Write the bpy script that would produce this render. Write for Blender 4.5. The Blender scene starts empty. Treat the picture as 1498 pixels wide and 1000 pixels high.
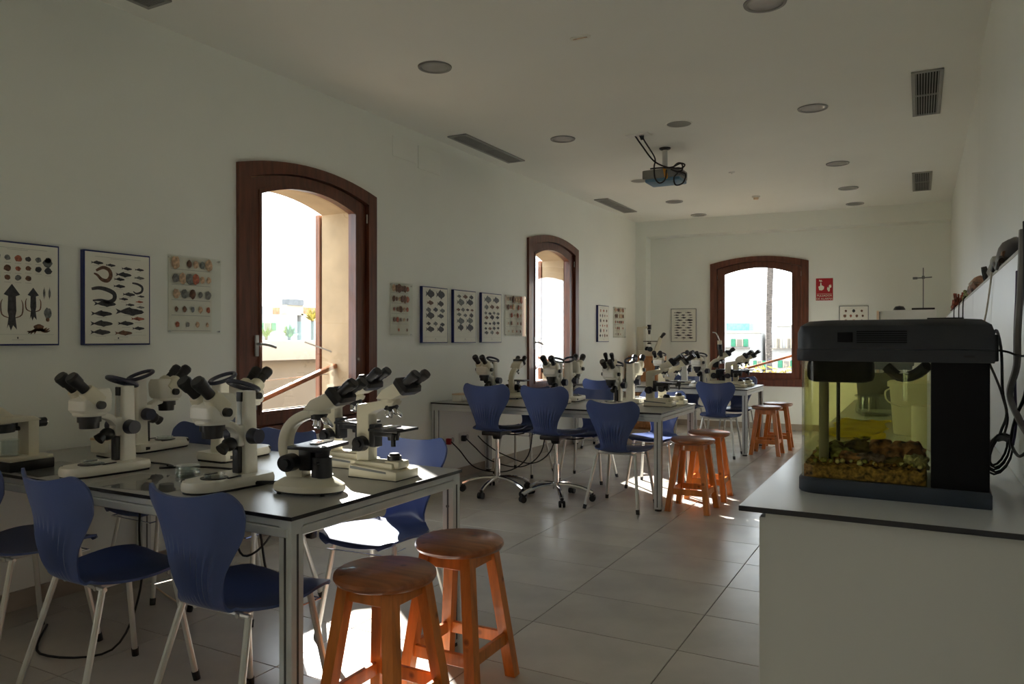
import bpy, bmesh, math, random
from mathutils import Vector, Matrix, noise
random.seed(7)
PI = math.pi
sc = bpy.context.scene
COL = sc.collection

# ------------------------------------------------------------------ camera, sky, sun, exposure
YAW = math.radians(28.5)
cam_d = bpy.data.cameras.new('camera')
cam_d.sensor_width = 36.0
cam_d.lens = 1100.0 / 1498.0 * 36.0
cam_d.clip_start = 0.05
cam_d.clip_end = 500
cam = bpy.data.objects.new('camera', cam_d)
COL.objects.link(cam)
cam.location = (0, 0, 1.306)
cam.rotation_euler = (PI / 2 - math.atan(3 / 1100.0), 0, YAW)
sc.camera = cam

world = bpy.data.worlds.new('sky')
sc.world = world
world.use_nodes = True
bg = world.node_tree.nodes['Background']
bg.inputs['Color'].default_value = (0.86, 0.945, 1.0, 1)
bg.inputs['Strength'].default_value = 4.9

sun_d = bpy.data.lights.new('sun', 'SUN')
sun_d.energy = 38.0
sun_d.color = (1.0, 0.97, 0.925)
sun_d.angle = math.radians(0.53)
sun = bpy.data.objects.new('sun', sun_d)
COL.objects.link(sun)
sun.rotation_euler = Vector((1.75, -1.40, -1.0)).to_track_quat('-Z', 'Y').to_euler()

vs = sc.view_settings
vs.view_transform = 'Standard'
vs.look = 'None'
vs.exposure = 0.08
vs.gamma = 1.0
vs.use_curve_mapping = False
sc.cycles.max_bounces = 16
sc.cycles.diffuse_bounces = 10
sc.cycles.glossy_bounces = 4
sc.cycles.transparent_max_bounces = 24
sc.cycles.transmission_bounces = 6
sc.cycles.caustics_reflective = False
sc.cycles.caustics_refractive = False
sc.cycles.use_denoising = True

# ------------------------------------------------------------------ materials
MATS = {}
def mat(name, col, rough=0.5, metal=0.0, var=0.06, scale=6.0, bump=0.0, spec=0.5, stretch=None, coat=0.0, knots=False, rvar=0.0, rnd=0.0, dark=None):
    m = bpy.data.materials.new(name); m.use_nodes = True
    nt = m.node_tree; N = nt.nodes; L = nt.links
    b = N['Principled BSDF']
    b.inputs['Roughness'].default_value = rough
    b.inputs['Metallic'].default_value = metal
    b.inputs['Specular IOR Level'].default_value = spec
    b.inputs['Coat Weight'].default_value = coat
    tc = N.new('ShaderNodeTexCoord'); mp = N.new('ShaderNodeMapping')
    if stretch: mp.inputs['Scale'].default_value = stretch
    L.new(tc.outputs['Object'], mp.inputs['Vector'])
    nz = N.new('ShaderNodeTexNoise'); nz.inputs['Scale'].default_value = scale; nz.inputs['Detail'].default_value = 5.0
    L.new(mp.outputs['Vector'], nz.inputs['Vector'])
    rp = N.new('ShaderNodeValToRGB')
    lo = [max(0, c * (1 - var * 2.2)) for c in col] if dark is None else dark
    hi = [min(1, c * (1 + var * 1.6)) for c in col]
    rp.color_ramp.elements[0].position = 0.3; rp.color_ramp.elements[0].color = (*lo, 1)
    rp.color_ramp.elements[1].position = 0.7; rp.color_ramp.elements[1].color = (*hi, 1)
    L.new(nz.outputs['Fac'], rp.inputs['Fac'])
    out = rp.outputs['Color']
    if knots:
        vz = N.new('ShaderNodeTexVoronoi'); vz.inputs['Scale'].default_value = 9.0
        L.new(tc.outputs['Object'], vz.inputs['Vector'])
        kr = N.new('ShaderNodeValToRGB')
        kr.color_ramp.elements[0].position = 0.06; kr.color_ramp.elements[0].color = (0.25, 0.2, 0.18, 1)
        kr.color_ramp.elements[1].position = 0.14; kr.color_ramp.elements[1].color = (1, 1, 1, 1)
        L.new(vz.outputs['Distance'], kr.inputs['Fac'])
        mx = N.new('ShaderNodeMixRGB'); mx.blend_type = 'MULTIPLY'; mx.inputs['Fac'].default_value = 0.8
        L.new(out, mx.inputs['Color1']); L.new(kr.outputs['Color'], mx.inputs['Color2'])
        out = mx.outputs['Color']
    if rnd:
        oi = N.new('ShaderNodeObjectInfo'); hs = N.new('ShaderNodeHueSaturation')
        mr = N.new('ShaderNodeMapRange'); mr.inputs['To Min'].default_value = 1 - rnd; mr.inputs['To Max'].default_value = 1 + rnd
        L.new(oi.outputs['Random'], mr.inputs['Value']); L.new(mr.outputs['Result'], hs.inputs['Value'])
        L.new(out, hs.inputs['Color']); out = hs.outputs['Color']
    L.new(out, b.inputs['Base Color'])
    if rvar:
        n2 = N.new('ShaderNodeTexNoise'); n2.inputs['Scale'].default_value = scale * 0.6; n2.inputs['Detail'].default_value = 6
        L.new(tc.outputs['Object'], n2.inputs['Vector'])
        mr = N.new('ShaderNodeMapRange'); mr.inputs['To Min'].default_value = rough - rvar; mr.inputs['To Max'].default_value = rough + rvar
        L.new(n2.outputs['Fac'], mr.inputs['Value']); L.new(mr.outputs['Result'], b.inputs['Roughness'])
    if bump:
        bp = N.new('ShaderNodeBump'); bp.inputs['Strength'].default_value = bump; bp.inputs['Distance'].default_value = 0.01
        L.new(nz.outputs['Fac'], bp.inputs['Height']); L.new(bp.outputs['Normal'], b.inputs['Normal'])
    MATS[name] = m
    return m

def glassmat(name, tint=(1, 1, 1), ior=1.45, rough=0.0, gloss=1.0):
    m = bpy.data.materials.new(name); m.use_nodes = True
    nt = m.node_tree; N = nt.nodes; L = nt.links
    N.remove(N['Principled BSDF'])
    t = N.new('ShaderNodeBsdfTransparent')
    nz = N.new('ShaderNodeTexNoise'); nz.inputs['Scale'].default_value = 3
    rp = N.new('ShaderNodeValToRGB')
    rp.color_ramp.elements[0].color = (*[c * 0.985 for c in tint], 1); rp.color_ramp.elements[1].color = (*tint, 1)
    L.new(nz.outputs['Fac'], rp.inputs['Fac']); L.new(rp.outputs['Color'], t.inputs['Color'])
    g = N.new('ShaderNodeBsdfGlossy'); g.inputs['Roughness'].default_value = rough
    g.inputs['Color'].default_value = (gloss, gloss, gloss, 1)
    fr = N.new('ShaderNodeFresnel'); 
    ge = N.new('ShaderNodeNewGeometry'); mi = N.new('ShaderNodeMix'); mi.inputs[2].default_value = ior; mi.inputs[3].default_value = 1.0 / ior
    L.new(ge.outputs['Backfacing'], mi.inputs[0]); L.new(mi.outputs[0], fr.inputs['IOR'])      # thin sheets: both faces reflect alike
    mx = N.new('ShaderNodeMixShader')
    L.new(fr.outputs['Fac'], mx.inputs['Fac']); L.new(t.outputs['BSDF'], mx.inputs[1]); L.new(g.outputs['BSDF'], mx.inputs[2])
    L.new(mx.outputs['Shader'], N['Material Output'].inputs['Surface'])
    MATS[name] = m
    return m

mat('wall_paint', (0.83, 0.85, 0.79), 0.55, var=0.012, scale=1.5)
mat('wall_gloss', (0.83, 0.85, 0.79), 0.38, var=0.012, scale=1.2)
mat('ceiling_paint', (0.855, 0.86, 0.80), 0.7, var=0.01, scale=1.2)
mat('limestone', (0.50, 0.385, 0.245), 0.85, var=0.07, scale=5, bump=0.15)
mat('tile', (0.52, 0.485, 0.43), 0.24, var=0.05, scale=3.0, rvar=0.05, rnd=0.04, spec=0.5)
mat('grout', (0.13, 0.12, 0.105), 0.85, var=0.08, scale=20)
mat('baseboard_tile', (0.36, 0.31, 0.25), 0.35, var=0.06, scale=4)
mat('window_wood', (0.130, 0.038, 0.019), 0.36, var=0.22, scale=5, stretch=(6, 6, 0.6), coat=0.2)
mat('shutter_wood', (0.28, 0.13, 0.08), 0.6, var=0.2, scale=6, stretch=(6, 6, 0.6))
mat('rail_wood', (0.55, 0.25, 0.12), 0.5, var=0.2, scale=6, stretch=(1, 6, 6))
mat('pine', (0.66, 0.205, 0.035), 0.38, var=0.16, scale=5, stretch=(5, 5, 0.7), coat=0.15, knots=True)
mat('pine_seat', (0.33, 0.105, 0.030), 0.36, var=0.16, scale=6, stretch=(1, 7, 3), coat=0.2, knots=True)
mat('box_wood', (0.52, 0.24, 0.09), 0.5, var=0.15, scale=5, stretch=(6, 6, 0.6))
mat('chair_blue', (0.060, 0.090, 0.230), 0.36, var=0.04, scale=4, spec=0.45)
mat('laminate', (0.36, 0.355, 0.335), 0.30, var=0.03, scale=3, rvar=0.03)
mat('laminate_edge', (0.012, 0.012, 0.014), 0.35, var=0.05)
mat('aluminium', (0.60, 0.62, 0.61), 0.42, metal=0.15, var=0.03, scale=10)
mat('aluminium_dark', (0.10, 0.10, 0.10), 0.5, metal=0.4, var=0.05)
mat('leg_tube', (0.60, 0.60, 0.56), 0.36, metal=0.4, var=0.03)
mat('chrome', (0.75, 0.75, 0.75), 0.12, metal=1.0, var=0.02)
mat('black_plastic', (0.012, 0.012, 0.014), 0.38, var=0.1)
mat('black_rubber', (0.01, 0.01, 0.011), 0.6, var=0.1)
mat('navy_plastic', (0.022, 0.026, 0.05), 0.42, var=0.08)
mat('scope_cream', (0.70, 0.66, 0.52), 0.36, var=0.025, scale=6)
mat('scope_white', (0.76, 0.74, 0.66), 0.36, var=0.025, scale=6)
mat('tooth_cream', (0.80, 0.62, 0.42), 0.5, var=0.05)
mat('white_plastic', (0.78, 0.78, 0.74), 0.35, var=0.02)
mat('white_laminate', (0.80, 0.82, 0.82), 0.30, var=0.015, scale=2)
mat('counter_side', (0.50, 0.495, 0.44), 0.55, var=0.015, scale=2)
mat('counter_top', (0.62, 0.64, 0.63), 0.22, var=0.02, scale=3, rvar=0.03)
mat('frame_blue', (0.012, 0.022, 0.13), 0.35, var=0.05)
mat('paper', (0.80, 0.79, 0.70), 0.6, var=0.015, scale=6)
mat('paper_white', (0.86, 0.86, 0.84), 0.5, var=0.01, scale=6)
mat('frame_grey', (0.16, 0.17, 0.17), 0.4, var=0.05)
mat('ink_dark', (0.045, 0.045, 0.05), 0.6, var=0.25, scale=60)
mat('ink_grey', (0.17, 0.18, 0.17), 0.6, var=0.3, scale=60)
mat('ink_brown', (0.16, 0.075, 0.04), 0.6, var=0.3, scale=60)
mat('ink_red', (0.42, 0.13, 0.07), 0.6, var=0.3, scale=60)
mat('ink_tan', (0.60, 0.42, 0.27), 0.6, var=0.25, scale=60)
mat('ink_line', (0.42, 0.42, 0.39), 0.6, var=0.05)
mat('sign_red', (0.40, 0.012, 0.02), 0.4, var=0.03)
mat('sign_white', (0.80, 0.80, 0.66), 0.5, var=0.02)
mat('lamp_rim', (0.42, 0.42, 0.40), 0.4, var=0.03)
mat('downlight_rim', (0.20, 0.195, 0.185), 0.4, var=0.03)
mat('lamp_bowl', (0.36, 0.35, 0.335), 0.22, metal=0.15, var=0.05)
mat('grille_metal', (0.30, 0.30, 0.28), 0.45, metal=0.3, var=0.04)
mat('duct_dark', (0.03, 0.03, 0.03), 0.9, var=0.1)
mat('projector_grey', (0.22, 0.23, 0.22), 0.45, var=0.05)
mat('projector_blue', (0.10, 0.22, 0.34), 0.4, var=0.05)
mat('strap_orange', (0.65, 0.30, 0.03), 0.6, var=0.1)
mat('matte_black', (0.006, 0.006, 0.007), 0.6, var=0.1, spec=0.15)
mat('tank_plastic', (0.024, 0.027, 0.032), 0.45, spec=0.35, var=0.08, scale=10)
mat('tank_base', (0.030, 0.040, 0.056), 0.45, spec=0.35, var=0.08, scale=10)
mat('gravel', (0.30, 0.17, 0.06), 0.85, var=0.55, scale=90, bump=0.6)
mat('rock_brown', (0.34, 0.16, 0.10), 0.9, var=0.5, scale=40, bump=0.8)
mat('rock_green', (0.26, 0.27, 0.11), 0.9, var=0.5, scale=50, bump=0.8)
mat('rock_pale', (0.66, 0.58, 0.40), 0.9, var=0.4, scale=60, bump=0.8)
mat('rock_purple', (0.20, 0.14, 0.18), 0.9, var=0.5, scale=50, bump=0.8)
mat('algae', (0.16, 0.12, 0.045), 0.8, var=0.4, scale=30)
mat('yellow_cloth', (0.92, 0.76, 0.06), 0.85, var=0.08, scale=9, bump=0.2)
mat('bucket_white', (0.80, 0.79, 0.70), 0.4, var=0.02)
mat('carapace', (0.035, 0.030, 0.032), 0.4, var=0.4, scale=12, bump=0.3)
mat('shell_brown', (0.33, 0.17, 0.10), 0.6, var=0.5, scale=20, bump=0.5)
mat('coral_red', (0.30, 0.08, 0.045), 0.8, var=0.4, scale=25, bump=0.6)
mat('grey_strap', (0.35, 0.34, 0.30), 0.7, var=0.1)
mat('hose_grey', (0.22, 0.21, 0.20), 0.45, var=0.1)
mat('cable_violet', (0.035, 0.02, 0.07), 0.4, var=0.1)
mat('bone', (0.55, 0.50, 0.40), 0.7, var=0.15, scale=15)
mat('out_wall', (0.38, 0.375, 0.365), 0.9, var=0.03, scale=0.5)
mat('out_cream', (0.46, 0.40, 0.31), 0.9, var=0.04, scale=0.6)
mat('out_beige', (0.19, 0.17, 0.145), 0.9, var=0.05, scale=1.5)
mat('terrace_tile', (0.20, 0.17, 0.14), 0.9, var=0.06, scale=2)
mat('out_green', (0.03, 0.20, 0.11), 0.6, var=0.08)
mat('out_teal', (0.16, 0.40, 0.42), 0.6, var=0.15)
mat('out_dark', (0.16, 0.17, 0.18), 0.7, var=0.1)
mat('out_roof', (0.48, 0.24, 0.13), 0.8, var=0.15)
mat('out_ground', (0.38, 0.36, 0.33), 0.95, var=0.08, scale=0.3)
mat('palm_trunk', (0.10, 0.085, 0.075), 0.95, var=0.35, scale=8, stretch=(1, 1, 5), bump=0.8)
mat('palm_leaf', (0.16, 0.17, 0.055), 0.6, var=0.25, scale=6)
mat('leaf_green', (0.12, 0.22, 0.035), 0.6, var=0.35, scale=8)
mat('leaf_yellow', (0.36, 0.30, 0.05), 0.6, var=0.35, scale=8)
glassmat('glass')
glassmat('jamb_glass', (0.93, 0.95, 0.95), ior=2.3)
glassmat('tank_glass', (0.96, 0.97, 0.90), ior=1.22)
glassmat('water', (0.915, 0.905, 0.66), ior=1.05)
glassmat('acrylic', (0.975, 0.98, 0.97), ior=1.35, rough=0.02)
glassmat('clear_plastic', (0.90, 0.92, 0.91), ior=1.6, rough=0.03)
glassmat('balustrade_glass', (0.80, 0.93, 0.92), ior=1.5)
def M(n): return MATS[n]

# ------------------------------------------------------------------ geometry helpers
class G:
    """one mesh in the making"""
    def __init__(s): s.bm = bmesh.new(); s.mi = 0
    def _f(s, vs_):
        try:
            f = s.bm.faces.new(vs_); f.material_index = s.mi
        except ValueError: pass
    def box(s, c, d, bev=0.0, rot=None, seg=2):
        m = Matrix.Translation(c) @ (rot.to_4x4() if rot is not None else Matrix.Identity(4)) @ Matrix.Diagonal((d[0], d[1], d[2], 1))
        r = bmesh.ops.create_cube(s.bm, size=1.0, matrix=m)
        fs = set(f for v in r['verts'] for f in v.link_faces)
        for f in fs: f.material_index = s.mi
        if bev > 0:
            es = list(set(e for v in r['verts'] for e in v.link_edges))
            bmesh.ops.bevel(s.bm, geom=es, offset=bev, segments=seg, affect='EDGES', profile=0.6)
        return s
    def loft(s, rings, cap=True, closed=True):
        vr = [[s.bm.verts.new(p) for p in r] for r in rings]
        n = len(vr[0])
        for a, b in zip(vr[:-1], vr[1:]):
            for i in range(n if closed else n - 1):
                j = (i + 1) % n
                s._f((a[i], a[j], b[j], b[i]))
        if cap and closed:
            s._f(list(reversed(vr[0]))); s._f(vr[-1])
        return s
    def cyl(s, p0, p1, r0, r1=None, n=16, cap=True):
        p0 = Vector(p0); p1 = Vector(p1); r1 = r0 if r1 is None else r1
        d = (p1 - p0).normalized()
        u = d.orthogonal().normalized(); w = d.cross(u)
        ring = lambda p, r: [p + (u * math.cos(2 * PI * i / n) + w * math.sin(2 * PI * i / n)) * r for i in range(n)]
        return s.loft([ring(p0, r0), ring(p1, r1)], cap)
    def lathe(s, prof, c=(0, 0, 0), n=24, m=None, sx=1.0, sy=1.0):
        m = m or Matrix.Identity(4)
        rings = []
        for r, z in prof:
            r = max(r, 0.0004)
            rings.append([m @ Vector((c[0] + r * sx * math.cos(2 * PI * i / n), c[1] + r * sy * math.sin(2 * PI * i / n), c[2] + z)) for i in range(n)])
        if prof[0][0] > .001:
            rings.append(rings[0]); return s.loft(rings, cap=False)
        return s.loft(rings)
    def tube(s, pts, r, n=8, smooth=0, closed=False, prof=None):
        P = [Vector(p) for p in pts]
        if smooth:
            Q = []
            m = len(P)
            rng = range(m) if closed else range(m - 1)
            for i in rng:
                if closed: a, b, c, d = P[i - 1], P[i], P[(i + 1) % m], P[(i + 2) % m]
                else: a, b, c, d = P[max(i - 1, 0)], P[i], P[i + 1], P[min(i + 2, m - 1)]
                for k in range(smooth):
                    t = k / smooth
                    Q.append(0.5 * ((2 * b) + (c - a) * t + (2 * a - 5 * b + 4 * c - d) * t * t + (3 * b - a - 3 * c + d) * t ** 3))
            if not closed: Q.append(P[-1])
            P = Q
        m = len(P)
        T = []
        for i in range(m):
            if closed: t = P[(i + 1) % m] - P[i - 1]
            else: t = P[min(i + 1, m - 1)] - P[max(i - 1, 0)]
            T.append(t.normalized() if t.length > 1e-9 else Vector((0, 0, 1)))
        nrm = T[0].orthogonal().normalized()
        if prof:
            up = Vector((1, 0, 0)) if abs(T[0].x) < 0.9 else Vector((0, 0, 1))
            nrm = (up - T[0] * up.dot(T[0])).normalized()
        rings = []
        for i in range(m):
            nrm = (nrm - T[i] * nrm.dot(T[i]))
            nrm = nrm.normalized() if nrm.length > 1e-6 else T[i].orthogonal().normalized()
            w = T[i].cross(nrm)
            rr = r[i * (len(r) - 1) // max(1, m - 1)] if isinstance(r, (list, tuple)) else r
            if prof: rings.append([P[i] + nrm * a + w * b for a, b in prof])
            else: rings.append([P[i] + (nrm * math.cos(2 * PI * k / n) + w * math.sin(2 * PI * k / n)) * rr for k in range(n)])
        if closed: rings.append(rings[0]); return s.loft(rings, cap=False)
        return s.loft(rings)
    def prism(s, pts, axis, a0, a1, bev=0.0):
        """polygon in the two other axes, extruded along axis from a0 to a1"""
        def P(p, a):
            if axis == 'x': return (a, p[0], p[1])
            if axis == 'y': return (p[0], a, p[1])
            return (p[0], p[1], a)
        n0 = len(s.bm.verts)
        A = [s.bm.verts.new(P(p, a0)) for p in pts]; Bv = [s.bm.verts.new(P(p, a1)) for p in pts]
        n = len(pts)
        fs = []
        for i in range(n):
            j = (i + 1) % n
            fs.append(s.bm.faces.new((A[i], A[j], Bv[j], Bv[i])))
        fs.append(s.bm.faces.new(list(reversed(A)))); fs.append(s.bm.faces.new(Bv))
        for f in fs: f.material_index = s.mi
        bmesh.ops.recalc_face_normals(s.bm, faces=fs)
        if bev > 0:
            es = list(set(e for v in A + Bv for e in v.link_edges))
            bmesh.ops.bevel(s.bm, geom=es, offset=bev, segments=2, affect='EDGES', profile=0.6)
        return s
    def ico(s, c, r, sub=2, d=0.0, f=3.0, seed=0, sc3=(1, 1, 1)):
        rr = bmesh.ops.create_icosphere(s.bm, subdivisions=sub, radius=1.0)
        for v in rr['verts']:
            k = 1 + d * noise.noise(v.co * f + Vector((seed * 7.1, seed * 3.3, 0)))
            v.co = Vector((v.co.x * sc3[0], v.co.y * sc3[1], v.co.z * sc3[2])) * r * k + Vector(c)
        for fc in set(f_ for v in rr['verts'] for f_ in v.link_faces): fc.material_index = s.mi
        return s
    def poly(s, pts):
        s._f([s.bm.verts.new(p) for p in pts]); return s

def rrect(w, h, r, n=4, cx=0, cy=0):
    out = []
    for sx, sy, a0 in ((1, 1, 0), (-1, 1, 90), (-1, -1, 180), (1, -1, 270)):
        for k in range(n + 1):
            a = math.radians(a0 + 90 * k / n)
            out.append((cx + sx * (w / 2 - r) + r * math.cos(a), cy + sy * (h / 2 - r) + r * math.sin(a)))
    return out

def obj(name, g, m, parent=None, ang=35, norm=True):
    me = bpy.data.meshes.new(name)
    if norm: bmesh.ops.recalc_face_normals(g.bm, faces=g.bm.faces)
    g.bm.to_mesh(me); g.bm.free()
    for x in (m if isinstance(m, (list, tuple)) else [m]): me.materials.append(M(x))
    if ang:
        me.shade_smooth(); me.set_sharp_from_angle(angle=math.radians(ang))
    o = bpy.data.objects.new(name, me); COL.objects.link(o)
    o.parent = parent
    return o
def empty(name, loc=(0, 0, 0), rz=0.0):
    o = bpy.data.objects.new(name, None); COL.objects.link(o)
    o.empty_display_size = 0.1
    o.location = loc; o.rotation_euler = (0, 0, rz)
    return o
def tag(o, label, cat, group=None, kind=None):
    o['label'] = label; o['category'] = cat
    if group: o['group'] = group
    if kind: o['kind'] = kind
    return o
def struct(o, label=None):
    o['kind'] = 'structure'
    if label: o['label'] = label
    return o
def copy_tree(o, parent=None):
    c = o.copy(); COL.objects.link(c); c.parent = parent
    for ch in list(o.children): copy_tree(ch, c)
    return c
PROTO = {}
def place(key, maker, loc, rz, label, cat, group=None):
    if key not in PROTO:
        o = maker(); PROTO[key] = o
    else: o = copy_tree(PROTO[key])
    o.location = loc; o.rotation_euler = (0, 0, rz)
    return tag(o, label, cat, group)
# ------------------------------------------------------------------ room shell
XL, XR, HC = -3.85, 0.36, 3.115
YF = -5.0
SK = 0.065                                   # the end wall is not quite square to the side walls
def back_y(x): return 11.36 + SK * (x - XL)
FW, FZ0, FZS, FR = 1.385, 0.63, 2.445, 0.095   # window casing: width, bottom, spring line, rise

def arch_pts(x0, x1, z0, zs, rise, n=14):
    p = [(x0, z0), (x1, z0)]
    for k in range(n + 1):
        t = k / n
        p.append((x1 + (x0 - x1) * t, zs + rise * (1 - (2 * t - 1) ** 2)))
    return p
def arch_ring(g, a, b, y0, y1):
    A = arch_pts(*a); Bp = arch_pts(*b)
    g.loft([[(x, y0, z) for x, z in A], [(x, y1, z) for x, z in A], [(x, y1, z) for x, z in Bp], [(x, y0, z) for x, z in Bp], [(x, y0, z) for x, z in A]], cap=False)
def wall_mesh(L, H, ops, y0, y1, z0=-0.2):
    g = G(); x = 0.0
    for (a, b, c, zs, rise) in ops:
        g.box(((x + a) / 2, (y0 + y1) / 2, (z0 + H) / 2), (a - x, y1 - y0, H - z0))
        g.box(((a + b) / 2, (y0 + y1) / 2, (z0 + c) / 2), (b - a, y1 - y0, c - z0))
        ap = arch_pts(a, b, c, zs, rise)[2:]
        g.prism([(a, H), (b, H)] + ap, 'y', y0, y1)
        x = b
    g.box(((x + L) / 2, (y0 + y1) / 2, (z0 + H) / 2), (L - x, y1 - y0, H - z0))
    return g
def holes(xs, inner=True):
    if inner: return [(x + 0.05, x + FW - 0.05, FZ0 + 0.05, FZS - 0.05, 0.09) for x in xs]
    return [(x + 0.145, x + FW - 0.145, 0.79, 2.315, 0.095) for x in xs]

WL = [-0.66, 3.39, 7.44]                       # casings of the windows along the long wall
LL = 11.25 - YF + 0.3
wl = struct(obj('wall_left', wall_mesh(LL, HC + 0.15, holes([y - YF for y in WL]), 0, 0.12), 'wall_paint', ang=0), 'long white plastered wall with arched windows and fish posters')
wl.location = (XL, YF, 0); wl.rotation_euler = (0, 0, PI / 2)
obj('outer_masonry', wall_mesh(LL + 0.3, HC + 0.6, holes([y - YF for y in WL], False), 0.12, 0.42, -6), 'limestone', wl, ang=0)
BA = math.atan(SK)
BL = (XR - XL) / math.cos(BA)
XW3 = 1.062
wb = struct(obj('wall_back', wall_mesh(BL + 0.3, HC + 0.15, holes([XW3]), 0, 0.12), 'wall_paint', ang=0), 'white end wall with one arched window')
wb.location = (XL, back_y(XL), 0); wb.rotation_euler = (0, 0, BA)
obj('outer_masonry', wall_mesh(BL + 0.6, HC + 0.6, holes([XW3], False), 0.12, 0.42, -6), 'limestone', wb, ang=0)
wr = struct(obj('wall_right', G().box((XR + 0.1, (YF + 11.9) / 2, HC / 2), (0.2, 11.9 - YF, HC + 0.3)), 'wall_gloss', ang=0), 'white glossy painted wall on the right')
wf = struct(obj('wall_front', G().box(((XL + XR) / 2, YF - 0.1, HC / 2), (XR - XL + 0.6, 0.2, HC + 0.3)), 'wall_paint', ang=0), 'white wall behind the camera')
cl = struct(obj('ceiling', G().box(((XL + XR) / 2, (YF + 11.7) / 2, HC + 0.1), (XR - XL + 0.6, 11.9 - YF, 0.2)), 'ceiling_paint', ang=0), 'plain off-white ceiling')
# beam and pilaster in front of the end wall
by = 11.08
g = G(); L = BL; g.box((L / 2, 0.15, (2.88 + HC) / 2), (L, 0.30, HC - 2.88))
tr = struct(obj('trim_1', g, 'wall_paint', ang=0), 'plastered ceiling beam across the end wall'); tr.location = (XL, by, 0); tr.rotation_euler = (0, 0, BA)
g = G(); g.box((0.08, 0.15, 2.88 / 2), (0.16, 0.30, 2.88))
tr = struct(obj('trim_2', g, 'wall_paint', ang=0), 'shallow plastered pilaster in the far left corner'); tr.location = (XL, by, 0); tr.rotation_euler = (0, 0, BA)

g = G(); g.box((XR - 0.012, (YF + 5.62) / 2, (1.56 + HC) / 2), (0.03, 5.62 - YF, HC - 1.56), bev=0.014, seg=4)
struct(obj('trim_4', g, 'wall_gloss'), 'thicker plaster layer with rounded edge on the right wall')
# floor: grout bed with single tiles
fl = struct(obj('floor', G().box(((XL + XR) / 2, (YF + 11.9) / 2, -0.053), (XR - XL + 0.2, 11.9 - YF, 0.1)), 'grout', ang=0), 'grey beige rectangular floor tiles')
TX, TY = 0.682, 0.462
tmesh = {}
kx = math.floor((XL + 0.898) / TX)
x = -0.898 + kx * TX
while x < XR:
    ky = math.floor((YF - 3.574) / TY)
    y = 3.574 + ky * TY
    while y < 11.6:
        a0, a1, b0, b1 = max(x, XL), min(x + TX, XR), max(y, YF), min(y + TY, 11.62)
        if a1 - a0 > 0.03 and b1 - b0 > 0.03:
            key = (round(a1 - a0, 3), round(b1 - b0, 3))
            if key not in tmesh:
                o = obj('tile', G().box((0, 0, -0.0045), (key[0] - 0.004, key[1] - 0.004, 0.009), bev=0.0012, seg=1), 'tile', fl, ang=0)
                tmesh[key] = o.data
            else:
                o = bpy.data.objects.new('tile', tmesh[key]); COL.objects.link(o); o.parent = fl
            o.location = ((a0 + a1) / 2, (b0 + b1) / 2, 0)
        y += TY
    x += TX
g = G().box((XL + 0.006, (YF + by) / 2, 0.045), (0.012, by - YF, 0.09))
struct(obj('baseboard_left', g, 'baseboard_tile', ang=0), 'tan tile skirting along the long wall')
g = G().box((BL / 2 + 0.08, -0.006, 0.045), (BL - 0.16, 0.012, 0.09))
o = struct(obj('baseboard_back', g, 'baseboard_tile', ang=0), 'tan tile skirting below the end window'); o.location = (XL, back_y(XL), 0); o.rotation_euler = (0, 0, BA)

# ------------------------------------------------------------------ windows
def lever(parent, x, z):
    g = G(); g.box((x, -0.012, z), (0.028, 0.012, 0.14), bev=0.004)
    g.cyl((x, -0.015, z + 0.01), (x, -0.055, z + 0.01), 0.009, n=10)
    g.tube([(x, -0.05, z + 0.01), (x + 0.02, -0.055, z + 0.01), (x + 0.07, -0.056, z + 0.003), (x + 0.125, -0.056, z - 0.012)], 0.009, n=8, smooth=3)
    obj('handle', g, 'lamp_rim', parent)
def make_window(name, label, handle=True):
    w = empty(name); struct(w, label)
    g = G()
    arch_ring(g, (0, FW, FZ0, FZS, FR), (0.098, FW - 0.098, FZ0 + 0.098, FZS - 0.075, FR), -0.028, 0.09)
    obj('frame', g, 'window_wood', w)
    g = G()
    arch_ring(g, (0.104, FW - 0.104, FZ0 + 0.104, FZS - 0.081, FR), (0.205, FW - 0.222, FZ0 + 0.192, FZS - 0.158, FR - 0.004), 0.004, 0.075)
    sash = obj('sash', g, 'window_wood', w)
    g = G()
    arch_ring(g, (0.190, FW - 0.207, FZ0 + 0.177, FZS - 0.143, FR), (0.212, FW - 0.229, FZ0 + 0.199, FZS - 0.165, FR - 0.004), -0.004, 0.012)
    obj('glazing_bead', g, 'window_wood', sash)
    g = G(); g.prism(arch_pts(0.20, FW - 0.217, FZ0 + 0.187, FZS - 0.153, FR), 'y', 0.036, 0.042)
    obj('pane', g, 'glass', w, ang=0)
    for z in (FZ0 + 0.32, FZS - 0.22):
        g = G(); g.cyl((FW - 0.10, -0.008, z), (FW - 0.10, -0.008, z + 0.07), 0.007, n=8); obj('hinge', g, 'chrome', w)
        g = G(); g.cyl((0.10, -0.006, z), (0.10, -0.006, z + 0.05), 0.005, n=8); obj('catch', g, 'chrome', w)
    if handle: lever(w, 0.158, 1.268)
    # sloping stone sill outside and the slanted wooden guard rail in the reveal
    g = G(); g.box((FW / 2, 0.26, 0.775), (FW - 0.29, 0.30, 0.03)); obj('stone_sill', g, 'limestone', w)
    g = G(); g.tube([(0.18, 0.33, 0.78), (FW - 0.15, 0.28, 1.10)], 0.02, prof=rrect(0.034, 0.05, 0.008, 2)); obj('guard_rail', g, 'rail_wood', w)
    return w
w0 = make_window('window_4', 'arched wooden window out of view beside the camera'); w0.location = (XL, WL[0], 0); w0.rotation_euler = (0, 0, PI / 2)
w1 = make_window('window_1', 'nearest large arched window with red-brown wooden frame and lever handle'); w1.location = (XL, WL[1], 0); w1.rotation_euler = (0, 0, PI / 2)
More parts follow.
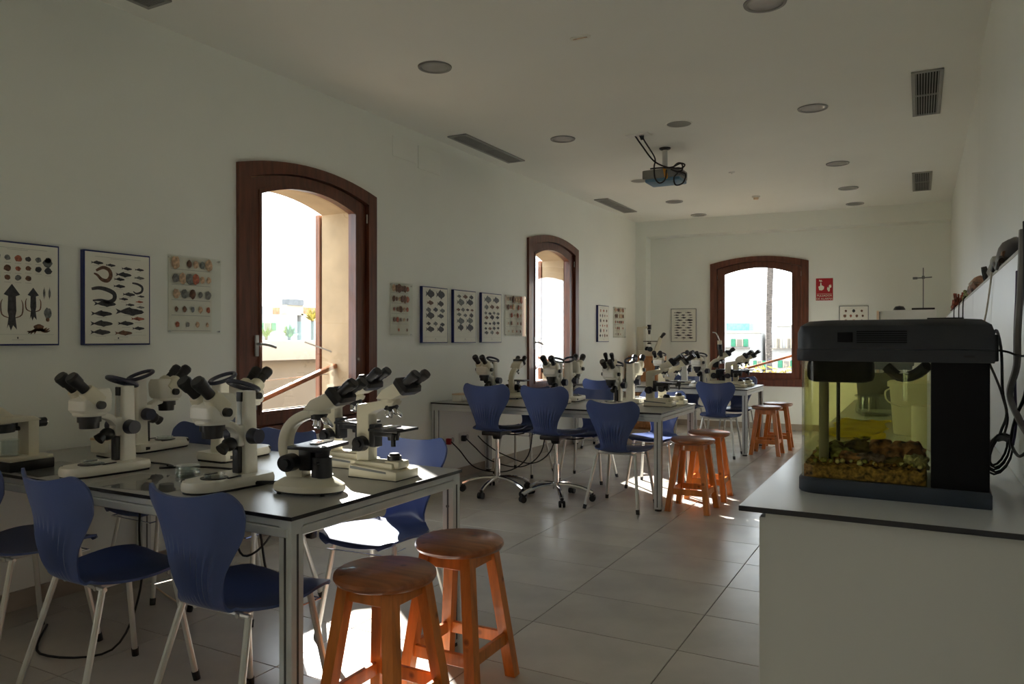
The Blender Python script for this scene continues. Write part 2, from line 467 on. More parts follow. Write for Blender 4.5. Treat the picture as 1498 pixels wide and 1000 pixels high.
w2 = make_window('window_2', 'second arched window further along the long wall'); w2.location = (XL, WL[2], 0); w2.rotation_euler = (0, 0, PI / 2)
w3 = make_window('window_3', 'arched window in the end wall with palm trunk outside', False)
w3.location = (XL + XW3 * math.cos(BA), back_y(XL) + XW3 * math.sin(BA), 0); w3.rotation_euler = (0, 0, BA)
# a shutter leaf folded back flat on the outside wall shows only its edge
for w in (w1, w2):
    g = G(); g.box((FW - 0.145 + 0.26 - 0.015, 0.455, 1.56), (0.52, 0.045, 1.52), bev=0.006); obj('shutter_leaf', g, 'shutter_wood', w)
    g = G(); g.tube([(FW - 0.30, 0.46, 1.29), (FW - 0.12, 0.30, 1.20)], 0.006, n=6); obj('shutter_hook', g, 'lamp_rim', w)
    g = G(); g.tube([(0.15, 0.36, 0.99), (0.6, 0.365, 1.01), (FW - 0.15, 0.36, 1.03)], 0.004, n=6, smooth=3); obj('cord', g, 'white_plastic', w)
g = G(); g.box((FW - 0.152, 0.26, 1.44), (0.008, 0.26, 1.24)); obj('jamb_pane', g, 'jamb_glass', w2, ang=0)

# ------------------------------------------------------------------ outdoors
g = G(); g.box((-20, 30, -6.1), (160, 160, 0.2)); o = obj('ground', g, 'out_ground', ang=0); struct(o, 'pale ground of the town outside')
g = G(); g.box((-6.2, 4, -0.1), (3.7, 22, 0.2)); o = obj('terrace', g, 'terrace_tile', ang=0); struct(o, 'roof terrace outside the long wall')
r = empty('parapet_wall', (-8, 8, 0)); tag(r, 'beige terrace wall with white coping seen through the nearest window', 'parapet')
obj('wall_face', G().box((-0.1, 0, 0.42), (0.2, 14, 1.2)), 'out_beige', r, ang=0)
obj('coping', G().box((-0.06, 0, 1.16), (0.36, 14, 0.28), bev=0.01), 'out_wall', r)
for k in range(4):
    o = obj('balustrade_panel', G().box((0, 0, 0.14), (0.012, 1.5, 0.28)), 'balustrade_glass', None, ang=0); o.parent = r; o.location = (-0.1, -4.4 + k * 1.53, 1.30)
def shrub(name, loc, R, n, m, label, up=1.0, group=None, seed=0):
    rs = random.Random(seed); g = G()
    for k in range(n):
        a = rs.uniform(0, 2 * PI); e = rs.uniform(0.15, 1.3); l = R * rs.uniform(0.6, 1.0)
        d = Vector((math.cos(a) * math.cos(e), math.sin(a) * math.cos(e), math.sin(e) * up))
        s = d.cross(Vector((0, 0, 1)));  s = s.normalized() * R * 0.06
        p = d * l; q = p * 0.5 + Vector((0, 0, R * 0.08))
        g.poly([(-s * 0.4), q - s, p, q + s])
    r_ = empty(name, loc); obj('foliage', g, m, r_, ang=0, norm=False)
    g = G(); g.cyl((0, 0, -6.0 - loc[2]), (0, 0, 0.1), 0.03, n=6); obj('stem', g, 'palm_trunk', r_)
    return tag(r_, label, 'shrub', group)
shrub('yucca', (-12, 12.7, 1.72), 0.38, 60, 'leaf_yellow', 'spiky yellow-green yucca beyond the parapet beside the shutter edge', seed=1)
shrub('garden_plant', (-12, 12.0, 1.35), 0.34, 70, 'leaf_green', 'green plant behind the parapet glass in the window middle', seed=2)
shrub('garden_plant', (-12, 11.35, 1.35), 0.28, 60, 'leaf_green', 'smaller green plant behind the parapet glass nearest the window handle', seed=3)
def building(name, loc, rz, label, walls, wins, m='out_wall', shut='out_green', roofs=(), ledges=()):
    r = empty(name, loc, rz); tag(r, label, 'building')
    for (x0, x1, y0, y1, z0, z1) in walls: obj('wall', G().box(((x0 + x1) / 2, (y0 + y1) / 2, (z0 + z1) / 2), (x1 - x0, y1 - y0, z1 - z0)), m, r, ang=0)
    for (x0, x1, y0, y1, z0, z1, mm) in roofs: obj('roof', G().box(((x0 + x1) / 2, (y0 + y1) / 2, (z0 + z1) / 2), (x1 - x0, y1 - y0, z1 - z0)), mm, r, ang=0)
    for (x0, x1, z) in ledges: obj('ledge', G().box(((x0 + x1) / 2, -0.12, z), (x1 - x0, 0.24, 0.07)), 'out_beige', r, ang=0)
    for q in wins:
        (x, z, w, h), sm_ = q[:4], (q[4] if len(q) > 4 else shut)
        o = obj('window', G().box((x, -0.02, z), (w, 0.08, h), bev=0.01, seg=1), 'out_cream', r, ang=0)
        obj('pane', G().box((x, -0.065, z), (w * 0.7, 0.02, h * 0.9)), 'out_beige', o, ang=0)
        for sx in (-1, 1): obj('shutter', G().box((x + sx * w * 0.85, -0.06, z), (w * 0.6, 0.06, h), bev=0.01, seg=1), sm_, o, ang=0)
    return r
building('town_house', (-10, 45, 0), 0, 'white house with green shutters left of the palm trunk', [(-6, 1.9, 0, 8, -6, 1.75)],
         [(0.72, 1.14, 0.42, 0.44), (-1.2, 1.14, 0.42, 0.44), (-0.9, -0.1, 0.4, 0.42), (2.0 - 0.15, -0.1, 0.30, 0.42)],
         roofs=[(-0.2, 1.15, 0.6, 2.0, 1.75, 2.3, 'out_teal'), (-6, 2.0, -0.1, 0.2, 1.72, 1.84, 'out_cream')], ledges=[(-0.6, 1.3, 0.83)])
building('apartment_block', (-7.6, 45.5, 0), 0, 'cream block with flat roof right of the palm trunk', [(-0.3, 6, 0, 8, -6, 1.7), (0.25, 6, 0.3, 8, 1.7, 2.12)],
         [(0.85, -0.08, 0.40, 0.42), (0.42, 1.1, 0.16, 0.6, 'out_cream'), (1.0, 1.1, 0.16, 0.6, 'out_cream')], m='out_wall', roofs=[(0.2, 6, 0.2, 8, 2.10, 2.18, 'out_cream')], ledges=[(0.1, 2.0, 0.80)])
building('rooftop_house', (-30, 29, 0), PI / 2, 'distant pale rooftops seen through the nearest window', [(-6, 1.6, 0, 6, -6, 2.66), (1.9, 12, 0, 6, -6, 2.75), (-3, 0.3, 0.5, 4, 2.66, 3.1)],
         [(-0.6, 2.0, 0.5, 0.4)], m='out_wall', roofs=[(2.15, 4.5, 0.3, 3, 2.75, 3.15, 'out_roof'), (0.85, 2.0, -0.1, 0.4, 3.2, 3.52, 'out_dark'), (0.8, 2.05, 0, 0.5, 2.66, 3.2, 'out_cream')])
def frond(g, base, az, length, lift, droop, n=16, wd=0.34):
    P = []
    for k in range(n + 1):
        t = k / n
        P.append(Vector(base) + Vector((math.cos(az) * length * t, math.sin(az) * length * t, lift * t - droop * t * t)))
    side = Vector((-math.sin(az), math.cos(az), 0))
    for k in range(1, n):
        w = wd * math.sin(PI * min(1, 0.15 + k / n * 0.85))
        d = (P[k + 1] - P[k - 1]).normalized()
        for sgn in (-1, 1):
            tip = P[k] + side * sgn * w + d * w * 0.7 + Vector((0, 0, -w * 0.35))
            g.poly([P[k] - d * 0.03, P[k] + d * 0.03, tip])
    g.tube(P, 0.02, n=5)
def palm(loc, base_z, crown, nf, length, label, trunk_r=0.13, seed=0, wob=0.1):
    rs = random.Random(seed)
    r = empty('palm_tree', loc); tag(r, label, 'palm', 'palm trees outside the windows')
    zs = [base_z + (crown - base_z) * k / 12 for k in range(13)]
    g = G(); g.tube([(wob * math.sin(k * 0.9), 0, z) for k, z in enumerate(zs)], [trunk_r * (1 + 0.06 * math.sin(k * 2.1)) for k in range(40)], n=12, smooth=4)
    obj('trunk', g, 'palm_trunk', r)
    for k in range(nf):
        g = G(); frond(g, (0, 0, crown), 2 * PI * k / nf + rs.uniform(-.2, .2), length * rs.uniform(.8, 1.1), rs.uniform(.2, 1.3), rs.uniform(.9, 2.2))
        obj('frond', g, 'palm_leaf', r, ang=0, norm=False)
    return r
palm((-5.05, 30, 0), -6, 11, 14, 2.6, 'tall palm whose bare grey trunk stands in the end window', 0.118, 3, 0.05)
palm((-7.1, 2.9, 0), -6, 2.35, 12, 2.2, 'low palm by the terrace reflected in the far window pane', 0.14, 5, 0.03)
r = empty('hedge', (-2.6, 15.6, 0)); tag(r, 'low sunlit hedge below the end window', 'hedge')
g = G(); rs = random.Random(4)
for k in range(900):
    p = Vector((rs.uniform(-1.6, 1.6), rs.uniform(-.3, .3), rs.uniform(0.2, 0.72) + 0.1 * math.sin(k)))
    a = rs.uniform(0, 2 * PI); e = rs.uniform(-.4, 1.2); d = Vector((math.cos(a) * math.cos(e), math.sin(a) * math.cos(e), math.sin(e))) * 0.1
    s = d.orthogonal().normalized() * 0.025
    g.poly([p - d * .3, p + s, p + d, p - s])
o = obj('foliage', g, 'leaf_yellow', r, ang=0, norm=False)
obj('planter', G().box((0, 0, -2.9), (3.4, 0.7, 6.2), bev=0.02), 'out_cream', r)
# ------------------------------------------------------------------ chairs
def crom(P, n):
    out = []
    for i in range(len(P) - 1):
        a, b, c, d = P[max(i - 1, 0)], P[i], P[i + 1], P[min(i + 2, len(P) - 1)]
        for k in range(n):
            t = k / n
            out.append(tuple(0.5 * (2 * b[j] + (c[j] - a[j]) * t + (2 * a[j] - 5 * b[j] + 4 * c[j] - d[j]) * t * t + (3 * b[j] - a[j] - 3 * c[j] + d[j]) * t ** 3) for j in range(len(b))))
    out.append(P[-1]); return out
def chair_shell():
    # (y, z, half width)
    prof = [(.232, .425, .135), (.222, .441, .172), (.19, .452, .20), (.11, .456, .222), (.02, .447, .226), (-.07, .442, .200), (-.145, .446, .142), (-.200, .478, .104),
            (-.224, .545, .112), (-.236, .62, .146), (-.247, .69, .184), (-.260, .755, .208), (-.269, .797, .214), (-.277, .832, .212)]
    pr = crom(prof, 4); nr = len(pr); nc = 53
    bm = bmesh.new(); rows = []; rib = {}
    for i, (y, z, w) in enumerate(pr):
        t = i / (nr - 1); row = []
        back = max(0.0, min(1.0, (z - .455) / .25)) if t > .45 else 0.0
        for j in range(nc):
            s = -1 + 2 * j / (nc - 1)
            x = s * w
            yy, zz = y, z
            if t < .5: zz += .014 * s * s - (.012 * max(0, s * s - .75) * 4 if t < .12 else 0)
            bend = max(0, 1 - abs(t - .56) / .1)
            yy += .018 * s * s * bend
            yy += back * (.072 * abs(s) ** 2.2)
            top = max(0.0, (t - .80) / .20)
            zz += top * (.040 * s * s - .008 - .060 * max(0, (abs(s) - .70) / .30) ** 2.2)
            fade = min(1, 1.5 * max(0, 1 - abs(z - .555 - .025 * (1 - s * s)) / .115)) * max(0, 1 - abs(s / .8) ** 6) * (1 if t > .5 else 0)
            v_ = bm.verts.new((x, yy, zz)); rib[v_] = .0048 * (fade * fade * (3 - 2 * fade)) * (1 + math.cos(2 * PI * j / 4)); row.append(v_)
        rows.append(row)
    for a, b in zip(rows[:-1], rows[1:]):
        for j in range(nc - 1): bm.faces.new((a[j], a[j + 1], b[j + 1], b[j]))
    bmesh.ops.recalc_face_normals(bm, faces=bm.faces)
    bm.normal_update()
    if rows[10][26].normal.z < 0: bmesh.ops.reverse_faces(bm, faces=bm.faces); bm.normal_update()
    low = [[bm.verts.new(v.co - v.normal * (.009 + rib[v])) for v in r] for r in rows]
    for a, b in zip(low[:-1], low[1:]):
        for j in range(nc - 1): bm.faces.new((a[j], b[j], b[j + 1], a[j + 1]))
    loop = [(i, 0) for i in range(nr)] + [(nr - 1, j) for j in range(1, nc)] + [(i, nc - 1) for i in range(nr - 2, -1, -1)] + [(0, j) for j in range(nc - 2, 0, -1)]
    for k in range(len(loop)):
        (a, b), (c, d) = loop[k], loop[(k + 1) % len(loop)]
        bm.faces.new((rows[a][b], rows[c][d], low[c][d], low[a][b]))
    g = G(); g.bm.free(); g.bm = bm
    return g
SHELL = [None]
def shell_obj(parent):
    if SHELL[0] is None:
        o = obj('shell', chair_shell(), 'chair_blue', parent, ang=50); SHELL[0] = o.data
    else:
        o = bpy.data.objects.new('shell', SHELL[0]); COL.objects.link(o); o.parent = parent
    return o
def make_chair():
    r = empty('stacking_chair'); shell_obj(r)
    g = G()
    for y in (.13, -.118): g.tube([(-.15, y, .424), (0, y, .426), (.15, y, .424)], .009, n=8, smooth=3)
    g.tube([(-.10, -.13, .424), (-.10, .14, .428)], .009, n=6); g.tube([(.10, -.13, .424), (.10, .14, .428)], .009, n=6)
    obj('under_frame', g, 'leg_tube', r)
    for sx in (-1, 1):
        for (ty, fy, fx) in ((.14, .205, .205), (-.13, -.245, .215)):
            a, b = Vector((sx * .155, ty, .428)), Vector((sx * fx, fy, .012))
            l = obj('leg', G().cyl(a, b, .0115, .0115, 10), 'leg_tube', r)
            d = (b - a).normalized()
            obj('foot_cap', G().cyl(b - d * .022, b + d * .011, .0145, .0135, 10), 'black_rubber', l)
    g = G(); g.tube([(-.16, .06, .40), (-.16, .19, .395), (.16, .19, .395), (.16, .06, .40)], .0035, n=5)
    obj('book_wire', g, 'chrome', r)
    return r
def make_swivel():
    r = empty('swivel_chair'); s_ = shell_obj(r); s_.location = (0, 0, .10)
    g = G(); g.box((0, -.01, .515), (.18, .22, .035), bev=.01); g.cyl((0, 0, .50), (0, 0, .46), .05, .035, 14)
    obj('tilt_mechanism', g, 'black_plastic', r)
    g = G(); g.tube([(.05, .02, .50), (.15, .03, .50), (.24, .03, .515)], .006, n=6, smooth=3); obj('height_lever', g, 'black_plastic', r)
    g = G(); g.cyl((0, 0, .48), (0, 0, .26), .015, n=12); g.cyl((0, 0, .29), (0, 0, .09), .026, n=14); obj('gas_column', g, 'chrome', r)
    for k in range(5):
        a = math.radians(18 + 72 * k)
        d = Vector((math.cos(a), math.sin(a), 0))
        g = G(); g.tube([d * .02 + Vector((0, 0, .125)), d * .12 + Vector((0, 0, .120)), d * .22 + Vector((0, 0, .10)), d * .30 + Vector((0, 0, .068))], .018, prof=None, n=8, smooth=3)
        arm = obj('base_arm', g, 'chrome', r)
        g = G(); p = d * .30; q = Vector((-d.y, d.x, 0))
        g.cyl(p + Vector((0, 0, .068)), p + Vector((0, 0, .045)), .008, n=8)
        for sg in (-1, 1): g.cyl(p + q * sg * .006 + Vector((0, 0, .026)), p + q * sg * .024 + Vector((0, 0, .026)), .0258, n=14)
        g.box(p + Vector((0, 0, .045)), (.04, .03, .02), bev=.006)
        obj('caster', g, 'black_rubber', arm)
    return r
CG = 'blue stacking chairs'
R36 = math.radians(36)
for X, Y, rz, lab in (
    (-2.02, 1.82, 0, 'blue shell chair nearest the camera with ribbed back, right of the front row'),
    (-2.665, 1.77, -4, 'blue shell chair second from right along the near side of the front table'),
    (-3.33, 1.80, 2, 'blue shell chair cut by the left edge of the picture'),
    (-2.13, 2.70, 184, 'blue shell chair with sunlit seat behind the front table, beside the wooden stools'),
    (-2.88, 2.64, 180, 'blue shell chair behind the front table, in the middle of its far side'),
    (-3.52, 2.62, 178, 'blue shell chair behind the front table, closest to the wall'),
    (-2.07, 5.63, 0, 'blue four-legged chair at the near side of the middle table, right of swivel chairs'),
    (-2.07, 6.50, 180, 'blue chair tucked under the far right end of the middle table'),
    (-2.74, 6.52, 184, 'blue chair at the middle of the far side of the middle table'),
    (-3.42, 6.52, 180, 'blue chair on the far side of the middle table, by the wall'),
    (-2.00, 8.62, 0, 'blue chair with its back to us at the far table, under the end window'),
    (-3.38, 8.60, 4, 'blue chair at the near side of the far table, closest to the long wall'),
    (-2.66, 9.62, 180, 'blue chair behind the far table, left of the end window'),
    (-2.02, 9.62, 182, 'blue chair behind the far table at its right end')):
    place('chair', make_chair, (X, Y, 0), math.radians(rz), lab, 'chair', CG)
place('swivel', make_swivel, (-3.19, 5.61, 0), math.radians(3), 'blue swivel chair on star base, closest to the long wall', 'chair', 'blue swivel chairs')
place('swivel', make_swivel, (-2.62, 5.58, 0), math.radians(-2), 'blue swivel chair on star base, between the other swivel chair and a four-legged one', 'chair', 'blue swivel chairs')

for o in PROTO['swivel'].children:
    if o.name.startswith('base_arm'): o.rotation_euler.z = R36

# ------------------------------------------------------------------ stools
def make_stool():
    r = empty('wooden_stool')
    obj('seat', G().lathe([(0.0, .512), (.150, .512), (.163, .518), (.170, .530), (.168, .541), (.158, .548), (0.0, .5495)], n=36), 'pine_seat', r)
    H = .512
    pos = {}
    for sx in (-1, 1):
        for sy in (-1, 1):
            t = Vector((sx * .088, sy * .088, H)); b = Vector((sx * .150, sy * .150, 0))
            w = .021
            ring = lambda c, e: [(c.x - e, c.y - e, c.z), (c.x + e, c.y - e, c.z), (c.x + e, c.y + e, c.z), (c.x - e, c.y + e, c.z)]
            obj('leg', G().loft([ring(b, w), ring(t, w)]), 'pine', r, ang=20)
    at = lambda z: .150 + (.088 - .150) * z / H
    for z, h, th, nm in ((.485, .05, .016, 'apron'), (.15, .045, .018, 'stretcher')):
        e = at(z)
        for s in (-1, 1):
            obj(nm, G().box((0, s * e, z), (2 * e - .03, th, h), bev=.002, seg=1), 'pine', r, ang=20)
            obj(nm, G().box((s * e, 0, z - (.0 if nm == 'apron' else .0)), (th, 2 * e - .03, h), bev=.002, seg=1), 'pine', r, ang=20)
    return r
for X, Y, rz, lab in (
    (-1.555, 1.985, 0, 'orange pine stool in front, at the corner of the front table'),
    (-1.545, 2.425, 1, 'orange pine stool just behind the foremost stool'),
    (-1.545, 5.77, 0, 'orange pine stool at the near right corner of the middle table'),
    (-1.545, 6.28, 3, 'orange pine stool behind its twin at the middle table'),
    (-1.545, 8.98, 0, 'orange pine stool at the corner of the far table, nearer one'),
    (-1.510, 9.52, 4, 'orange pine stool at the far table, closest to the end wall')):
    place('stool', make_stool, (X, Y, 0), math.radians(rz), lab, 'stool', 'pine stools')

# ------------------------------------------------------------------ tables
TT = 0.75
def make_table(name, x0, x1, y0, y1, label):
    r = empty(name, ((x0 + x1) / 2, (y0 + y1) / 2, 0)); tag(r, label, 'table', 'microscope tables')
    hx, hy = (x1 - x0) / 2, (y1 - y0) / 2
    g = G(); g.mi = 1; g.box((0, 0, TT - .0065), (2 * hx, 2 * hy, .013), bev=.0012, seg=1)
    for f in g.bm.faces:
        f.material_index = 0 if f.calc_center_median().z > TT - .0004 else 1
    obj('table_top', g, ['laminate', 'laminate_edge'], r, ang=0)
    for sy in (-1, 1):
        g = G(); g.box((0, sy * (hy - .028), TT - .013 - .012), (2 * hx - .04, .04, .024), bev=.002, seg=1); g.box((0, sy * (hy - .024), TT - .013 - .041), (2 * hx - .04, .045, .030), bev=.003, seg=1)
        obj('rail', g, 'aluminium', r, ang=20)
    for sx in (-1, 1):
        g = G(); g.box((sx * (hx - .028), 0, TT - .013 - .012), (.04, 2 * hy - .1, .024), bev=.002, seg=1); g.box((sx * (hx - .026), 0, TT - .013 - .041), (.042, 2 * hy - .1, .030), bev=.003, seg=1)
        obj('rail', g, 'aluminium', r, ang=20)
    for sx in (-1, 1):
        for sy in (-1, 1):
            cx, cy = sx * (hx - .034), sy * (hy - .034)
            L_ = obj('leg', G().box((cx, cy, (TT - .013 + .015) / 2), (.054, .054, TT - .013 - .015), bev=.004), 'aluminium', r, ang=20)
            g = G()
            g.box((cx, cy + .0275, .36), (.008, .002, .66)); g.box((cx, cy - .0275, .36), (.008, .002, .66)); g.box((cx + .0275, cy, .36), (.002, .008, .66)); g.box((cx - .0275, cy, .36), (.002, .008, .66))
            obj('profile_slot', g, 'aluminium_dark', L_, ang=0)
            obj('foot', G().cyl((cx, cy, 0), (cx, cy, .018), .027, .022, 14), 'black_rubber', L_)
            for z in (.68, .60):
                obj('bolt', G().cyl((cx, cy - sy * .027, z), (cx, cy - sy * .032, z), .007, n=8), 'aluminium_dark', L_)
    obj('cable_tray', G().box((0, .12, TT - .11), (2 * hx - .35, .12, .012), bev=.003, seg=1), 'aluminium_dark', r, ang=20)
    return r
make_table('lab_table', -3.84, -1.73, 1.738, 2.738, 'nearest grey-topped laboratory table with aluminium legs, on the left')
make_table('lab_table', -3.84, -1.725, 5.55, 6.55, 'middle grey-topped laboratory table behind the swivel chairs')
make_table('lab_table', -3.84, -1.70, 8.66, 9.68, 'far grey-topped laboratory table before the end window')
# ------------------------------------------------------------------ microscopes (front, where the user sits, is +y)
def eyepieces(parent, x, p, d, r=.0185, ln=.055, m='black_plastic'):
    p = Vector(p); d = Vector(d).normalized()
    for s in (-1, 1):
        a = p + Vector((s * x, 0, 0))
        g = G(); g.cyl(a - d * .012, a + d * ln * .55, r * .86, n=16); g.cyl(a + d * ln * .5, a + d * ln, r, r * 1.12, n=16); g.cyl(a + d * ln, a + d * (ln + .010), r * 1.12, r * .95, n=16)
        obj('eyepiece', g, m, parent)
def make_stereo(extra=False, base_w=.19):
    r = empty('stereo_microscope')
    def outline(k):                      # base plate narrows to a rounded front
        out = []
        for a in range(0, 181, 15):
            t = math.radians(a); out.append((k * base_w * .40 * math.cos(t), .095 + k * .075 * math.sin(t)))
        out += [(-k * base_w * .5, -.06), (-k * base_w * .48, -.115 - .02 * k), (-k * base_w * .40, -.125 - .02 * k), (k * base_w * .40, -.125 - .02 * k), (k * base_w * .48, -.115 - .02 * k), (k * base_w * .5, -.06)]
        return out
    g = G(); g.loft([[(x, y, z) for x, y in outline(k)] for k, z in ((.97, .008), (1.0, .013), (1.0, .028), (.94, .040))])
    base = obj('base', g, 'scope_white', r)
    g = G(); g.loft([[(x, y, z) for x, y in outline(k)] for k, z in ((.93, 0.0), (.93, .009))]); obj('base_pad', g, 'black_rubber', base)
    obj('stage_plate', G().lathe([(0, .039), (.046, .039), (.046, .043), (0, .0435)], (0, .055, 0), 24), 'black_plastic', r)
    obj('sample_dish', G().lathe([(0, .044), (.034, .044), (.036, .056), (.033, .056), (.031, .047), (0, .047)], (0, .055, 0), 24), 'clear_plastic', r)
    for s in (-1, 1): obj('stage_clip', G().box((s * .06, .02, .044), (.010, .055, .004), bev=.001, seg=1), 'black_plastic', base)
    obj('base_badge', G().cyl((base_w * .30, .128, .034), (base_w * .325, .138, .030), .009, n=12), 'black_plastic', base)
    obj('power_switch', G().box((base_w * .46, -.10, .022), (.012, .028, .016), bev=.002, seg=1), 'black_plastic', base)
    # pillar with scale slot and carrying ring
    rr = lambda w, d, z, cy=-.085: [(x, y + cy, z) for x, y in rrect(w, d, .010, 3)]
    g = G(); g.loft([rr(.066, .062, .038), rr(.062, .058, .15), rr(.056, .052, .335)]); pil = obj('pillar', g, 'scope_white', r)
    obj('focus_rack', G().box((0, -.057, .225), (.020, .006, .15)), 'aluminium', pil, ang=0)
    obj('rack_stop', G().box((0, -.056, .315), (.026, .008, .034), bev=.001, seg=1), 'black_plastic', pil)
    g = G(); pts = []
    for k in range(20):
        a = 2 * PI * k / 20; pts.append((.046 * math.cos(a), -.074 + .056 * math.sin(a),   .354 + .020 * math.sin(a)))
    g.tube(pts, .0085, n=8, closed=True); obj('carrying_ring', g, 'navy_plastic', r)
    for s in (-1, 1):
        g = G(); g.cyl((s * .030, -.075, .175), (s * .045, -.075, .175), .014, n=14); g.cyl((s * .042, -.075, .175), (s * .078, -.075, .175), .029, .026, n=20); obj('focus_knob', g, 'navy_plastic', r)
    # focus carriage and curved bracket carrying the head
    g = G(); g.box((0, -.050, .178), (.046, .036, .075), bev=.006); g.tube([(0, -.045, .185), (0, -.020, .212), (0, .015, .226), (0, .06, .230)], .02, prof=rrect(.046, .026, .008, 2), smooth=4)
    obj('bracket', g, 'scope_white', r)
    g = G(); g.ico((0, -.010, .150), .026, 2, sc3=(1, 1.15, 1)); g.cyl((0, .008, .145), (0, .026, .132), .018, .022, n=14); lm = obj('spot_lamp', g, 'black_plastic', r)
    g = G(); g.box((0, -.046, .09), (.030, .022, .095), bev=.005); obj('lamp_bracket', g, 'black_plastic', r)
    # head: rim, zoom body, sloping prism housing, eyepieces
    g = G(); g.lathe([(0, .228), (.054, .228), (.058, .234), (.056, .242), (0, .244)], (0, .062, 0), 28); hb = obj('head_ring', g, 'scope_white', r)
    g = G(); g.cyl((0, .062, .230), (0, .062, .205), .042, n=24); g.cyl((0, .062, .206), (0, .062, .180), .036, .034, n=24); obj('objective', g, 'black_plastic', r)
    def hr(w, y0, y1, z, k=.02): return [(x, y, z) for x, y in rrect(w, y1 - y0, k, 4, 0, (y0 + y1) / 2)]
    g = G(); g.loft([hr(.100, .008, .112, .240), hr(.110, .000, .120, .252), hr(.112, -.004, .118, .288), hr(.106, -.006, .092, .312), hr(.086, -.002, .06, .332)])
    head = obj('head', g, 'scope_white', r)
    for s in (-1, 1):
        g = G(); g.cyl((s * .050, .060, .272), (s * .064, .060, .272), .017, n=14); obj('knob_boss', g, 'scope_white', head)
        g = G(); g.cyl((s * .060, .060, .272), (s * .082, .060, .272), .0165, .015, n=16); obj('zoom_knob', g, 'black_plastic', r)
    d = Vector((0, .72, .69)).normalized(); up = Vector((0, -.69, .72))
    for s in (-1, 1):
        g = G(); a = Vector((s * .034, .070, .302))
        ring = lambda p, w, h: [p + Vector((x, 0, 0)) + up * y for x, y in rrect(w, h, .016, 4)]
        g.loft([ring(a - d * .03, .058, .060), ring(a + d * .025, .056, .058), ring(a + d * .040, .050, .050)])
        obj('eyepiece_housing', g, 'scope_cream' if not extra else 'scope_white', r)
    eyepieces(r, .034, (0, .070 + d.y * .045, .302 + d.z * .045), d, .0225, .064)
    if extra:                            # second observation head on top of the first
        g = G(); g.lathe([(0, .33), (.034, .33), (.034, .352), (0, .353)], (0, .045, 0), 20); g.box((0, .055, .372), (.085, .07, .045), bev=.012); obj('upper_head', g, 'scope_cream', r)
        eyepieces(r, .028, (0, .085, .392), (0, .45, .9), .016, .05)
    return r
def objectives(parent, c, tilt, n=4, ln=.038):
    c = Vector(c); g = G(); ax = Vector((0, math.sin(tilt), -math.cos(tilt)))
    u = Vector((1, 0, 0)); w = ax.cross(u)
    g.cyl(c - ax * .012, c + ax * .004, .030, .030, 20); g.cyl(c + ax * .004, c + ax * .016, .028, .018, 20)
    nose = obj('nosepiece', g, 'black_plastic', parent)
    for k in range(n):
        a = 2 * PI * k / n + .5
        o_ = u * math.cos(a) + w * math.sin(a)
        p = c + o_ * .017 + ax * .008; d = (ax + o_ * .42).normalized()
        g = G(); l = ln * (.75 + .35 * ((k * 7) % 3) / 2)
        g.cyl(p, p + d * l * .7, .0095, n=12); g.cyl(p + d * l * .7, p + d * l, .0085, .005, n=12)
        obj('objective', g, 'chrome', nose)
def head_compound(r, z=.335, y=.03):
    # sloping prism head: cream body, black face, two inclined tubes
    g = G(); g.lathe([(0, z - .004), (.040, z - .004), (.040, z + .014), (0, z + .016)], (0, y, 0), 24)
    g.prism([(y - .040, z + .012), (y + .040, z + .012), (y + .098, z + .040), (y + .060, z + .088), (y - .01, z + .052)], 'x', -.047, .047, bev=.006)
    obj('prism_head', g, 'scope_cream', r)
    d = Vector((0, .78, .62)).normalized(); up = Vector((0, -.62, .78)); c = Vector((0, y + .080, z + .068))
    ring = lambda p, w, h: [p + Vector((a, 0, 0)) + up * b for a, b in rrect(w, h, .012, 3)]
    g = G(); g.loft([ring(c - d * .014, .100, .074), ring(c + d * .012, .118, .080), ring(c + d * .028, .104, .060)]); obj('head_face', g, 'black_plastic', r)
    eyepieces(r, .034, c + d * .028, d, .0205, .058)
